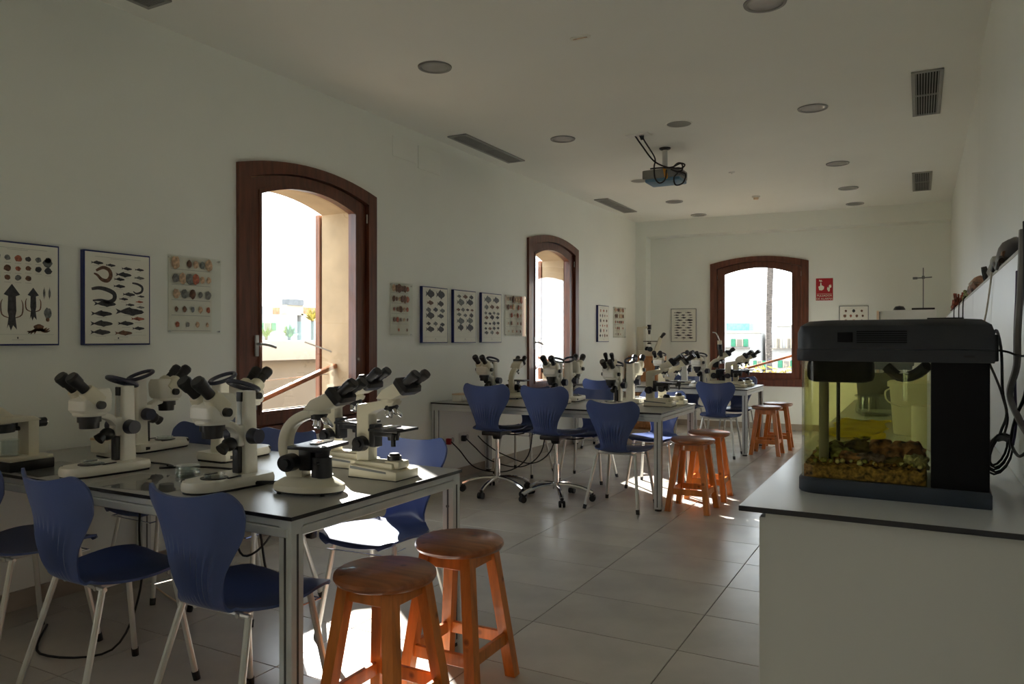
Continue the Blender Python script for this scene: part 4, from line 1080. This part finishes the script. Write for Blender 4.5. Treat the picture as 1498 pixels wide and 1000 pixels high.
for i, tx in enumerate(('PULSADOR', 'DE ALARMA')):
    c = bpy.data.curves.new('lettering', 'FONT'); c.body = tx; c.size = .040; c.align_x = 'CENTER'; c.extrude = .0003; c.materials.append(M('sign_white'))
    t_ = bpy.data.objects.new('lettering', c); COL.objects.link(t_); me = bpy.data.meshes.new_from_object(t_.evaluated_get(bpy.context.evaluated_depsgraph_get())); bpy.data.objects.remove(t_)
    o = bpy.data.objects.new('lettering', me); COL.objects.link(o); o.parent = r; o.rotation_euler = (PI / 2, 0, 0); o.location = (0, -.005, -.103 - .044 * i)

# ------------------------------------------------------------------ ceiling fittings
def make_downlight():
    r = empty('downlight')
    obj('rim', G().lathe([(.088, -.004), (.094, -.009), (.110, -.008), (.113, 0), (.088, 0)], n=36), 'downlight_rim', r)
    obj('reflector', G().lathe([(.088, -.004), (.078, -.001), (.05, -.0005), (0, -.0005), (0, 0), (.088, 0)], n=30), 'lamp_bowl', r)
    return r
# ceiling recess is implied by a domed metal bowl
for (x, y, lab) in ((-2.83, 4.14, 'round recessed ceiling lamp above the front table, left row first'), (-2.83, 6.17, 'round recessed ceiling lamp, left row second'), (-2.83, 9.66, 'round recessed ceiling lamp, left row beyond the projector'), (-2.82, 10.85, 'round recessed ceiling lamp, left row next to the beam'),
                    (-.735, 4.20, 'round recessed ceiling lamp cut by the top picture edge'), (-.74, 6.28, 'round recessed ceiling lamp, right row second'), (-.747, 8.37, 'round recessed ceiling lamp, right row third'), (-.755, 9.79, 'round recessed ceiling lamp, right row fourth'), (-.765, 10.95, 'round recessed ceiling lamp, right row next to the beam')):
    place('down', make_downlight, (x, y, HC), 0, lab, 'ceiling lamp', 'round ceiling lamps')
def make_speaker():
    r = empty('ceiling_speaker')
    obj('rim', G().lathe([(.100, -.006), (.108, -.006), (.112, 0), (.100, 0)], n=36), 'ceiling_paint', r)
    obj('grille', G().lathe([(0, -.004), (.101, -.003), (.101, 0), (0, 0)], n=30), 'grille_metal', r)
    return r
place('speak', make_speaker, (-1.777, 6.20, HC), 0, 'flat round ceiling speaker beside the projector mount', 'speaker', 'ceiling speakers')
place('speak', make_speaker, (-2.80, 8.20, HC), 0, 'flat round ceiling speaker behind the projector body', 'speaker', 'ceiling speakers')
def make_vent(w=.195, l=1.12, n=9):
    r = empty('air_vent')
    g = G()
    for s in (-1, 1):
        g.box((s * (w / 2 - .012), 0, -.006), (.024, l, .012), bev=.002, seg=1); g.box((0, s * (l / 2 - .012), -.006), (w, .024, .012), bev=.002, seg=1)
    obj('frame', g, 'grille_metal', r, ang=20)
    obj('duct', G().box((0, 0, -.001), (w - .04, l - .04, .002)), 'duct_dark', r, ang=0)
    obj('divider', G().box((0, 0, -.007), (w - .03, .014, .010)), 'grille_metal', r, ang=0)
    for k in range(n):
        x = -w / 2 + .03 + (w - .06) * k / (n - 1)
        obj('slat', G().box((x, 0, -.007), (.006, l - .05, .009)), 'grille_metal', r, ang=0)
    return r
for (x, y, lab) in ((-3.60, 2.10, 'long ceiling air grille cut by the top left picture edge'), (-3.597, 6.16, 'long ceiling air grille along the left wall between the windows'), (-3.60, 9.58, 'long ceiling air grille along the left wall at the far end'), (.04, 6.32, 'ceiling air grille by the right wall, nearer one'), (.015, 9.78, 'ceiling air grille by the right wall, further one')):
    place('vent', make_vent, (x, y, HC), 0, lab, 'air vent', 'ceiling air grilles')
r = empty('smoke_detector', (-1.82, 9.79, HC)); tag(r, 'small cream smoke detector on the ceiling', 'smoke detector')
obj('base', G().lathe([(0, 0), (.05, 0), (.05, -.014), (.045, -.018), (0, -.018)], n=24), 'paper', r); obj('sensor', G().lathe([(0, -.018), (.032, -.018), (.028, -.042), (0, -.045)], n=20), 'tooth_cream', r)
r = empty('emergency_light', (-1.79, 4.15, HC)); tag(r, 'slim oval emergency light set in the ceiling', 'emergency light')
g = G(); g.loft([[(x, y, z) for x, y in rrect(.13, .055, .027, 5)] for z in (0, -.006)]); obj('housing', g, 'paper', r); obj('slot', G().box((0, 0, -.0065), (.09, .010, .003)), 'ink_tan', r, ang=0)
r = empty('ceiling_sensor', (-1.79, 8.27, HC)); tag(r, 'tiny white round cap on the ceiling behind the projector', 'sensor')
obj('cap', G().lathe([(0, 0), (.034, 0), (.03, -.010), (0, -.013)], n=20), 'white_plastic', r); obj('lens', G().lathe([(0, -.012), (.01, -.012), (.008, -.018), (0, -.019)], n=12), 'white_plastic', r)
# projector
r = empty('projector', (-2.12, 6.93, HC)); tag(r, 'grey-blue ceiling projector with tangled black cables', 'projector')
obj('ceiling_plate', G().lathe([(0, 0), (.055, 0), (.05, -.012), (.02, -.022), (0, -.022)], n=24), 'black_plastic', r)
obj('pole', G().cyl((0, 0, -.018), (0, 0, -.215), .024, n=16), 'aluminium', r)
b = obj('body', G().box((0, 0, -.262), (.36, .27, .085), bev=.014), 'projector_grey', r)
for k in range(5): obj('vent_slot', G().box((.1815, -.08 + .04 * k, -.26), (.002, .022, .045)), 'black_plastic', b, ang=0)
obj('lower_shell', G().box((.01, 0, -.318), (.33, .25, .034), bev=.012), 'projector_blue', r)
g = G(); g.cyl((.09, .13, -.27), (.09, .165, -.27), .032, n=20); ln = obj('lens', g, 'black_plastic', r); obj('lens_glass', G().cyl((.09, .163, -.27), (.09, .166, -.27), .024, n=20), 'glass', ln)
obj('bracket', G().box((0, 0, -.216), (.16, .12, .012), bev=.003), 'black_plastic', r)
obj('strap', G().tube([(.03, -.14, -.22), (.04, -.15, -.26), (.05, -.14, -.31), (.06, -.13, -.30), (.05, -.15, -.23)], .008, n=6, smooth=4), 'strap_orange', r)
for pts in ([(-.04, -.56, -.004), (-.03, -.50, -.05), (-.02, -.25, -.14), (-.06, -.14, -.20), (-.05, -.15, -.30), (.0, -.17, -.36), (.05, -.16, -.33), (.06, -.15, -.24)],
            [(-.10, -.56, -.004), (-.08, -.45, -.06), (-.04, -.22, -.16), (.05, -.14, -.21), (.12, -.15, -.22), (.20, -.16, -.20), (.21, -.16, -.26), (.15, -.15, -.27)],
            [(.10, -.14, -.24), (.16, -.16, -.27), (.24, -.16, -.30), (.22, -.17, -.38), (.15, -.16, -.39), (.13, -.15, -.32), (.17, -.15, -.28)],
            [(-.10, -.13, -.21), (.0, -.145, -.215), (.1, -.145, -.225), (.2, -.15, -.24), (.23, -.15, -.21), (.17, -.15, -.19), (.12, -.14, -.22)]):
    obj('cable', G().tube(pts, .007, n=6, smooth=6), 'black_rubber', r)
r = empty('ceiling_socket', (-2.19, 6.37, HC)); tag(r, 'white ceiling socket feeding the projector cables', 'socket')
obj('plate', G().box((0, 0, -.004), (.20, .12, .008), bev=.002), 'white_plastic', r); obj('plug', G().cyl((.03, .0, -.008), (.03, .02, -.04), .022, .014, 12), 'black_plastic', r)
# ------------------------------------------------------------------ right side: panelled ledge, counter, aquarium
ZC = 0.90
XP, ZL = 0.252, 1.572
g = G().box(((XP + .012 + XR) / 2, (YF + 11.2) / 2, ZL / 2 - .01), (XR - XP - .012, 11.2 - YF, ZL - .02))
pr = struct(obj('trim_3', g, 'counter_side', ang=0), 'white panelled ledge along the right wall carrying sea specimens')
yy = YF + .02; pm = None
while yy < 11.1:
    if pm is None: o = obj('panel', G().box((0, 0, 0), (.012, 1.216, ZL - .012), bev=.0015, seg=1), 'white_laminate', pr, ang=0); pm = o.data
    else: o = bpy.data.objects.new('panel', pm); COL.objects.link(o); o.parent = pr
    o.location = (XP + .006, yy + .608, (ZL - .012) / 2); yy += 1.222
obj('ledge_board', G().box(((XP + XR) / 2, (YF + 11.2) / 2, ZL - .006), (XR - XP, 11.2 - YF, .012), bev=.001, seg=1), 'counter_side', pr, ang=0)

Y0, Y1 = 1.888, 5.6
r = empty('counter_cabinet', (-.06, (Y0 + Y1) / 2, 0)); tag(r, 'white counter cabinet on the right under the aquarium', 'cabinet')
hy = (Y1 - Y0) / 2
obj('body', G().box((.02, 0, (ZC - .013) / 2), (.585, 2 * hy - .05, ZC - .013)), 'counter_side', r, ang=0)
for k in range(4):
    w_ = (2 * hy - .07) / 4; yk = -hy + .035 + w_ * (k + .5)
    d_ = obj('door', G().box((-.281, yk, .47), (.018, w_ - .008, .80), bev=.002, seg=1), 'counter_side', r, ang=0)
    obj('handle', G().tube([(-.292, yk + w_ * .36, .72), (-.315, yk + w_ * .36, .72), (-.315, yk + w_ * .36, .60), (-.292, yk + w_ * .36, .60)], .005, n=6), 'chrome', d_)
g = G(); g.mi = 1; g.box((-.070, Y0 + hy, ZC - .0065), (.644, 2 * hy, .013), bev=.0012, seg=1)
for f in g.bm.faces: f.material_index = 0 if f.calc_center_median().z > ZC - .0004 else 1
tag(obj('worktop', g, ['counter_top', 'laminate_edge'], ang=0), 'pale counter worktop with black edge on the right', 'worktop')

# aquarium: origin front left corner of its footprint, x right, y away
AW, AD = .432, .245
AX, AY = -.286, 2.135
ar = empty('aquarium', (AX, AY, ZC), R(-1.5)); tag(ar, 'black-lidded aquarium with greenish water on the counter', 'aquarium')
def fp_(e=0.0, rad=.055, x1=None):
    """footprint with rounded left corners, grown by e"""
    x1 = AW if x1 is None else x1
    out = []
    x0, y0, xx, yy = -e, -e, x1 + e, AD + e
    for k in range(7):
        a = math.radians(180 + 90 * k / 6); out.append((x0 + rad + rad * math.cos(a), y0 + rad + rad * math.sin(a)))
    out += [(xx, y0), (xx, yy)]
    for k in range(7):
        a = math.radians(90 + 90 * k / 6); out.append((x0 + rad + rad * math.cos(a), yy - rad + rad * math.sin(a)))
    return out
g = G(); g.loft([[(x, y, z) for x, y in fp_(e)] for e, z in ((.004, 0), (.006, .004), (.006, .034), (.002, .040))]); obj('base_tray', g, 'tank_base', ar)
LZ = .352
A, Bo = fp_(0), fp_(-.005, .050)
g = G(); g.loft([[(x, y, .04) for x, y in A], [(x, y, LZ) for x, y in A], [(x, y, LZ) for x, y in Bo], [(x, y, .04) for x, y in Bo]], cap=False); obj('glass_walls', g, 'tank_glass', ar, norm=True)
g = G(); g.box((AW - .061, AD / 2, .196), (.124, AD + .004, .312), bev=.004); obj('filter_housing', g, 'matte_black', ar)
g = G(); g.loft([[(x, y, z) for x, y in fp_(-.007, .048, AW - .124)] for z in (.041, .322)]); wt = obj('water', g, 'water', ar, ang=0)
g = G(); g.loft([[(x, y, z) for x, y in fp_(e)] for e, z in ((.009, .350), (.011, .354), (.011, .381))]); lid = obj('lid_rim', g, 'tank_plastic', ar)
g = G(); g.loft([[(x, y, z) for x, y in fp_(e, .06)] for e, z in ((.010, .3825), (.010, .425), (.004, .443), (-.016, .456), (-.05, .459))]); lid2 = obj('lid', g, 'tank_plastic', ar)
for k in range(6): obj('lid_vent', G().box((.20, -.0105, .400 + .0055 * k), (.115, .003, .0030)), 'matte_black', lid2, ang=0)
obj('lid_switch', G().box((.115, -.0105, .413), (.036, .003, .026), bev=.001, seg=1), 'matte_black', lid2, ang=0)
obj('lid_badge', G().box((.39, -.0112, .366), (.022, .003, .005)), 'black_rubber', lid, ang=0)
obj('feeder_slot', G().box((.34, .06, .460), (.08, .03, .004), bev=.001, seg=1), 'black_rubber', lid2, ang=0)
obj('hinge_block', G().box((AW + .016, AD - .05, .385), (.022, .06, .07), bev=.004), 'tank_plastic', ar)
g = G(); g.loft([[(x, y, z) for x, y in rrect(.165 * k, .11 * k, .03 * k, 4, .092, .105)] for k, z in ((.80, .292), (.95, .297), (1, .308), (1, .338), (.96, .349))]); obj('pump', g, 'matte_black', ar)
obj('intake_tube', G().cyl((.052, .085, .06), (.052, .085, .292), .013, n=14), 'hose_grey', ar)
obj('air_tube', G().cyl((.075, .20, .06), (.075, .20, .30), .005, n=8), 'black_plastic', ar)
g = G(); g.tube([(.30, .06, .34), (.27, .09, .315), (.235, .10, .310), (.205, .11, .335)], .014, n=8, smooth=4); obj('filter_outlet', g, 'black_plastic', ar)
obj('thermometer', G().cyl((.252, .03, .25), (.252, .03, .33), .006, n=10), 'clear_plastic', ar)
# gravel bed and rocks (lying in the tank, things of their own)
rs = random.Random(9)
g = G(); nx, ny = 44, 26; gx1 = AW - .13
rows_ = [[g.bm.verts.new((.012 + (gx1 - .016) * i / nx, .012 + (AD - .024) * j / ny, .075 + .012 * (j / ny) + .008 * noise.noise(Vector((i * .35, j * .35, 1))) + rs.uniform(-.003, .003))) for j in range(ny + 1)] for i in range(nx + 1)]
for i in range(nx):
    for j in range(ny): g._f((rows_[i][j], rows_[i + 1][j], rows_[i + 1][j + 1], rows_[i][j + 1]))
def skirt(seq):
    lo = [g.bm.verts.new((v.co.x, v.co.y, .0415)) for v in seq]
    for k in range(len(seq) - 1): g._f((seq[k], seq[k + 1], lo[k + 1], lo[k]))
skirt([r_[0] for r_ in rows_]); skirt([r_[-1] for r_ in rows_]); skirt(rows_[0]); skirt(rows_[-1])
o = obj('gravel', g, 'gravel', ang=60); tag(o, 'ochre and brown gravel bed inside the aquarium', 'gravel', kind='stuff'); o.location = (AX, AY, ZC); o.rotation_euler = (0, 0, R(-1.5))
def loc_a(x, y, z): 
    a = R(-1.5); return (AX + x * math.cos(a) - y * math.sin(a), AY + x * math.sin(a) + y * math.cos(a), ZC + z)
for i, (x, y, z, s, sq, m, lab) in enumerate((
    (.075, .13, .10, .042, .9, 'rock_green', 'green mossy rock at the left end of the aquarium'),
    (.125, .165, .115, .034, .8, 'algae', 'dark weedy rock behind the left rocks in the aquarium'),
    (.115, .085, .096, .030, .75, 'rock_brown', 'reddish brown rock left of the middle of the aquarium'),
    (.165, .10, .095, .035, .7, 'rock_purple', 'dark purple rock at the middle of the aquarium'),
    (.190, .175, .112, .040, .75, 'rock_brown', 'red-brown rock at the back middle of the aquarium'),
    (.245, .16, .115, .040, .85, 'rock_brown', 'tall red-brown rock right of the middle in the aquarium'),
    (.235, .09, .094, .032, .65, 'algae', 'flat dark rock in front of the tall red-brown rock'),
    (.275, .085, .102, .027, .9, 'rock_pale', 'pale crusty rock at the right end of the aquarium'),
    (.262, .18, .12, .030, .8, 'rock_brown', 'brown rock leaning on the black filter housing'))):
    g = G(); g.ico((0, 0, 0), s, 3, d=.55, f=2.6, seed=i + 3, sc3=(1.15, .95, sq))
    o = tag(obj('aquarium_rock', g, m, ang=60), lab, 'rock', 'rocks in the aquarium'); o.location = loc_a(x, y, z - .016)
for i in range(26):
    x = .03 + .26 * rs.random(); y = .028 + .05 * rs.random() ** 1.5
    g = G(); g.ico((0, 0, 0), rs.uniform(.005, .009), 1, d=.4, seed=i)
    o = tag(obj('pebble', g, ('rock_pale', 'rock_green', 'gravel')[i % 3], ang=60), 'small pebble lying on the gravel at the aquarium front', 'pebble', 'pebbles on the aquarium gravel'); o.location = loc_a(x, y, .084)
for i in range(3):
    g = G(); rr_ = random.Random(i + 50)
    for k in range(46):
        a = rr_.uniform(0, 2 * PI); l = rr_.uniform(.008, .024)
        g.tube([(0, 0, 0), (math.cos(a) * l * .5, math.sin(a) * l * .5, l * .6), (math.cos(a) * l, math.sin(a) * l, l * .75)], .0011, n=4, smooth=2)
    o = tag(obj('water_weed', g, 'algae'), ('tuft of dark weed at the left of the aquarium', 'tuft of dark weed behind the left rocks', 'tuft of dark weed by the intake tube')[i], 'weed', 'aquarium weed'); o.location = loc_a((.10, .14, .055)[i], (.12, .16, .10)[i], (.110, .118, .108)[i])

# things on the counter behind the tank
r = empty('plastic_bucket', (-.012, 3.66, ZC)); r.scale = (.9, .9, .9); tag(r, 'white plastic bucket on the counter behind the aquarium', 'bucket')
obj('body', G().lathe([(0, 0), (.095, 0), (.10, .004), (.118, .235), (.113, .235), (.095, .008), (0, .008)], n=32), 'bucket_white', r)
obj('lid', G().lathe([(0, .236), (.119, .236), (.127, .228), (.127, .250), (.118, .256), (0, .254)], n=32), 'bucket_white', r)
obj('handle', G().tube([(-.118, 0, .215), (-.135, -.03, .20), (-.12, -.09, .16), (-.05, -.135, .14), (.05, -.135, .14), (.12, -.09, .16), (.135, -.03, .20), (.118, 0, .215)], .004, n=6, smooth=3), 'white_plastic', r)
r = empty('paper_roll', (.02, 3.20, ZC)); tag(r, 'white paper roll standing right behind the aquarium', 'paper roll')
obj('roll', G().lathe([(.012, 0), (.048, 0), (.050, .003), (.050, .157), (.048, .16), (.012, .16)], n=28), 'bucket_white', r); obj('core', G().lathe([(.010, .001), (.013, .001), (.013, .161), (.010, .161)], n=16), 'tooth_cream', r)
g = G(); nx, ny = 36, 30
rows_ = [[g.bm.verts.new((-.36 + .225 * i / nx + .012 * math.sin(j * .5), 3.36 + .80 * j / ny + .02 * math.sin(i * .4), ZC + .003 + .016 * max(0, noise.noise(Vector((i * .13, j * .22, 3)))) + .006 * max(0, math.sin(j * .75 + i * .12)))) for j in range(ny + 1)] for i in range(nx + 1)]
for i in range(nx):
    for j in range(ny): g._f((rows_[i][j], rows_[i + 1][j], rows_[i + 1][j + 1], rows_[i][j + 1]))
bmesh.ops.solidify(g.bm, geom=list(g.bm.faces), thickness=.002)
tag(obj('cleaning_cloth', g, 'yellow_cloth', ang=60), 'yellow cloth spread on the counter behind the aquarium', 'cloth')
r = empty('glass_bowl', (-.21, 4.50, ZC)); tag(r, 'clear glass bowl on the counter beyond the yellow cloth', 'bowl')
obj('bowl', G().lathe([(0, 0), (.075, 0), (.10, .012), (.102, .03), (.092, .10), (.088, .10), (.096, .03), (.075, .008), (0, .006)], n=32), 'clear_plastic', r)
obj('rim', G().lathe([(.090, .098), (.105, .10), (.105, .108), (.090, .106)], n=32), 'clear_plastic', r)
r = empty('storage_crate', (-.19, 5.05, ZC)); tag(r, 'dark grey plastic crate on the counter behind the glass bowl', 'crate')
g = G(); g.loft([[(x, y, z) for x, y in rrect(.30 * k, .34 * k, .02, 3)] for k, z in ((.88, 0), (1.0, .26))]); obj('body', g, 'frame_grey', r)
g = G(); g.loft([[(x, y, z) for x, y in rrect(.315, .355, .022, 3)] for z in (.256, .275)]); obj('lid', g, 'frame_grey', r)

# hanging leads at the right picture edge and behind the tank
CGp = 'leads hanging by the aquarium'
def lead(pts, rad, lab, m='black_rubber'): return cable('hanging_lead', pts, rad, lab, m, group=CGp)
lead([(.165, 2.34, 1.315), (.185, 2.45, 1.33), (.205, 2.57, 1.27), (.208, 2.57, 1.16), (.212, 2.50, 1.10), (.205, 2.56, 1.05), (.20, 2.60, 1.02)], .0042, 'black lead curving from the aquarium lid down to the cable loops')
lead([(.165, 2.40, 1.24), (.185, 2.48, 1.20), (.205, 2.55, 1.15), (.214, 2.50, 1.09), (.21, 2.54, 1.04)], .0035, 'thin black lead leaving the back of the aquarium')
lead([(.17, 2.36, 1.28), (.20, 2.36, 1.275), (.225, 2.32, 1.265), (.245, 2.22, 1.27)], .003, 'thin black lead running straight from the lid to the right edge')
lead([(.240, 2.42, 1.60), (.232, 2.38, 1.45), (.224, 2.36, 1.33), (.222, 2.36, 1.24), (.212, 2.42, 1.16), (.225, 2.33, 1.10), (.235, 2.20, 1.07)], .0085, 'thick grey hose hanging at the right picture edge', 'hose_grey')
lead([(.240, 2.55, 1.50), (.234, 2.50, 1.42), (.226, 2.45, 1.32), (.224, 2.42, 1.18), (.226, 2.42, 1.08), (.222, 2.45, 1.02)], .0035, 'violet lead hanging beside the grey hose', 'cable_violet')
lead([(.242, 2.40, 1.62), (.238, 2.32, 1.30), (.236, 2.30, 1.18), (.224, 2.40, 1.10), (.218, 2.45, 1.03), (.228, 2.38, 1.0), (.236, 2.26, 1.03)], .0042, 'black lead tangled behind the grey hose')
g = G()
for k in range(5):
    pts = [(.200 + .004 * (k % 2) + (.020 + .003 * k) * math.sin(a) + .012 * math.cos(a), 2.60 + .010 * math.sin(a) - .005 * k, .985 + (.044 + .004 * k) * math.cos(a) - .002 * k) for a in [2 * PI * i / 14 for i in range(14)]]
    g.tube(pts, .0034, n=6, closed=True)
g.tube([(.195, 2.58, 1.02), (.210, 2.57, 1.025), (.226, 2.55, 1.02)], .009, n=8, smooth=3)
tag(obj('cable_coil', g, 'black_rubber'), 'coil of black cable tied in loops beside the aquarium', 'cable', CGp)
lead([(.247, 3.50, ZL + .004), (.243, 3.52, 1.52), (.240, 3.65, 1.43), (.236, 3.80, 1.35), (.238, 3.9, 1.25)], .0035, 'white cord hanging down the panel from the ledge', 'bone')
for k, y in enumerate((5.7, 6.3, 7.2)): lead([(.262, y, ZL + .02), (.246, y, ZL - .01), (.244, y + .02, 1.46), (.243, y + .03, 1.33)], .004, ('black strap hanging from the ledge, nearest one', 'black strap hanging from the ledge, middle one', 'black strap hanging from the ledge, furthest one')[k])
# specimens on the ledge
def spec(name, loc, m, lab, cat, s, sc3, d=.3, f=2.0, seed=1, extra=None):
    r = empty(name, loc); tag(r, lab, cat, 'sea specimens on the ledge')
    g = G(); g.ico((0, 0, 0), s, 3, d=d, f=f, seed=seed, sc3=sc3)
    lo = min(v.co.z for v in g.bm.verts)
    for v in g.bm.verts: v.co.z = max(v.co.z, lo * .35) - lo * .35
    obj('body', g, m, r, ang=60)
    if extra: extra(r)
    return r
def turtle(r):
    g = G(); g.tube([(-.05, -.17 + .034 * k, .012 + .012 * math.sin(k)) for k in range(11)], .010, n=8, smooth=2); obj('shell_edge', g, 'carapace', r)
    obj('belly', G().box((-.035, 0, .03), (.02, .22, .045), bev=.008), 'shell_brown', r)
spec('turtle_shell', (.300, 3.30, ZL), 'carapace', 'dark turtle carapace on the ledge at the right edge', 'turtle shell', .12, (.44, 1.45, .66), .1, 2, 1, turtle)
spec('dried_sponge', (.298, 3.85, ZL), 'grey_strap', 'grey dried sponge on the ledge next to the turtle shell', 'sponge', .07, (.6, 1.4, .95), .4, 3, 2)
r = empty('diving_mask', (.290, 4.30, ZL)); tag(r, 'round black-rimmed diving mask on the ledge', 'mask', 'sea specimens on the ledge')
m_ = Matrix.Translation((-.012, 0, .045)) @ Matrix.Rotation(PI / 2, 4, 'Z') @ Matrix.Rotation(R(78), 4, 'X')
obj('rim', G().lathe([(.034, -.01), (.045, -.01), (.045, .012), (.034, .012), (.034, -.01)], n=24, m=m_), 'black_rubber', r); obj('window', G().lathe([(0, -.002), (.035, -.002), (.035, .002), (0, .002)], n=24, m=m_), 'white_plastic', r)
obj('strap', G().tube([(-.01, .04, .06), (.02, .10, .05), (.03, .18, .012)], .007, n=6, smooth=3), 'black_rubber', r)
def shellx(r):
    g = G(); g.ico((-.03, -.03, .05), .034, 2, d=.4, seed=5, sc3=(.6, 1.2, .8)); obj('lip', g, 'bone', r)
spec('conch_shell', (.300, 5.15, ZL), 'shell_brown', 'mottled red-brown conch shell on the ledge', 'shell', .10, (.55, 1.7, .72), .35, 2.4, 4, shellx)
spec('sea_fan', (.298, 6.1, ZL), 'rock_green', 'dark greenish gorgonian clump on the ledge', 'coral', .07, (.55, 1.6, .95), .7, 3, 6)
def branches(r):
    rr_ = random.Random(5); g = G()
    for k in range(14):
        a = rr_.uniform(0, 2 * PI); l = rr_.uniform(.05, .12)
        g.tube([(0, 0, .03), (math.cos(a) * l * .3, math.sin(a) * l * .8, .05 + l * .5), (math.cos(a) * l * .4, math.sin(a) * l * 1.3, .05 + l * rr_.uniform(.3, 1.2))], .009, n=5, smooth=3)
    obj('branch', g, 'coral_red', r)
spec('red_coral', (.30, 8.0, ZL), 'coral_red', 'red branching coral at the far end of the ledge', 'coral', .08, (.6, 1.3, .9), .8, 3, 8, branches)
r = empty('wall_bracket', (XR, 2.60, 1.76)); tag(r, 'small dark bracket on the wall at the right edge', 'bracket')
obj('plate', G().box((-.01, 0, 0), (.02, .05, .05), bev=.003), 'shell_brown', r); obj('rod', G().tube([(-.02, 0, .01), (-.05, -.04, .02), (-.06, -.12, .0), (-.055, -.2, -.05)], .008, n=8, smooth=3), 'black_rubber', r)

# tall white cabinet by the end wall with a laboratory stand on top
r = empty('tall_cabinet', (-.125, 10.25, 0)); tag(r, 'white tall cabinet near the end wall', 'cabinet')
obj('body', G().box((0, .02, .845), (.58, .54, 1.63), bev=.004, seg=1), 'white_plastic', r, ang=20); obj('plinth', G().box((0, .03, .015), (.54, .48, .03)), 'black_plastic', r, ang=0)
d_ = obj('door', G().box((0, -.262, .85), (.576, .02, 1.61), bev=.004, seg=1), 'white_plastic', r, ang=20); obj('handle', G().box((-.24, -.28, 1.0), (.02, .02, .25), bev=.004), 'lamp_rim', d_)
r = empty('white_board', (-.44, 10.05, 0)); tag(r, 'narrow white board leaning beside the tall cabinet', 'board')
obj('board', G().box((0, 0, .825), (.02, .40, 1.65), bev=.003, seg=1), 'white_plastic', r, ang=20); obj('edge_strip', G().box((0, -.203, .825), (.024, .008, 1.65)), 'tooth_cream', r, ang=0)
r = empty('laboratory_stand', (.03, 10.15, 1.66)); tag(r, 'thin metal laboratory stand with clamp on the tall cabinet', 'stand')
obj('foot', G().box((0, 0, .012), (.24, .14, .024), bev=.005), 'black_plastic', r); obj('rod', G().cyl((0, 0, .02), (0, 0, .50), .0055, n=10), 'frame_grey', r)
g = G(); g.box((0, -.012, .385), (.03, .04, .035), bev=.004); g.cyl((-.10, -.02, .378), (.09, -.02, .385), .007, n=8); g.box((-.085, -.02, .378), (.05, .02, .028), bev=.004); obj('clamp', g, 'frame_grey', r)
r = empty('black_cap', (-.22, 10.12, 1.66)); tag(r, 'small black domed cap on the tall cabinet', 'cap')
obj('dome', G().lathe([(0, 0), (.065, 0), (.062, .02), (.045, .045), (0, .055)], n=24), 'black_plastic', r); obj('brim', G().lathe([(.05, 0), (.072, 0), (.072, .005), (.05, .006)], n=24), 'black_rubber', r)
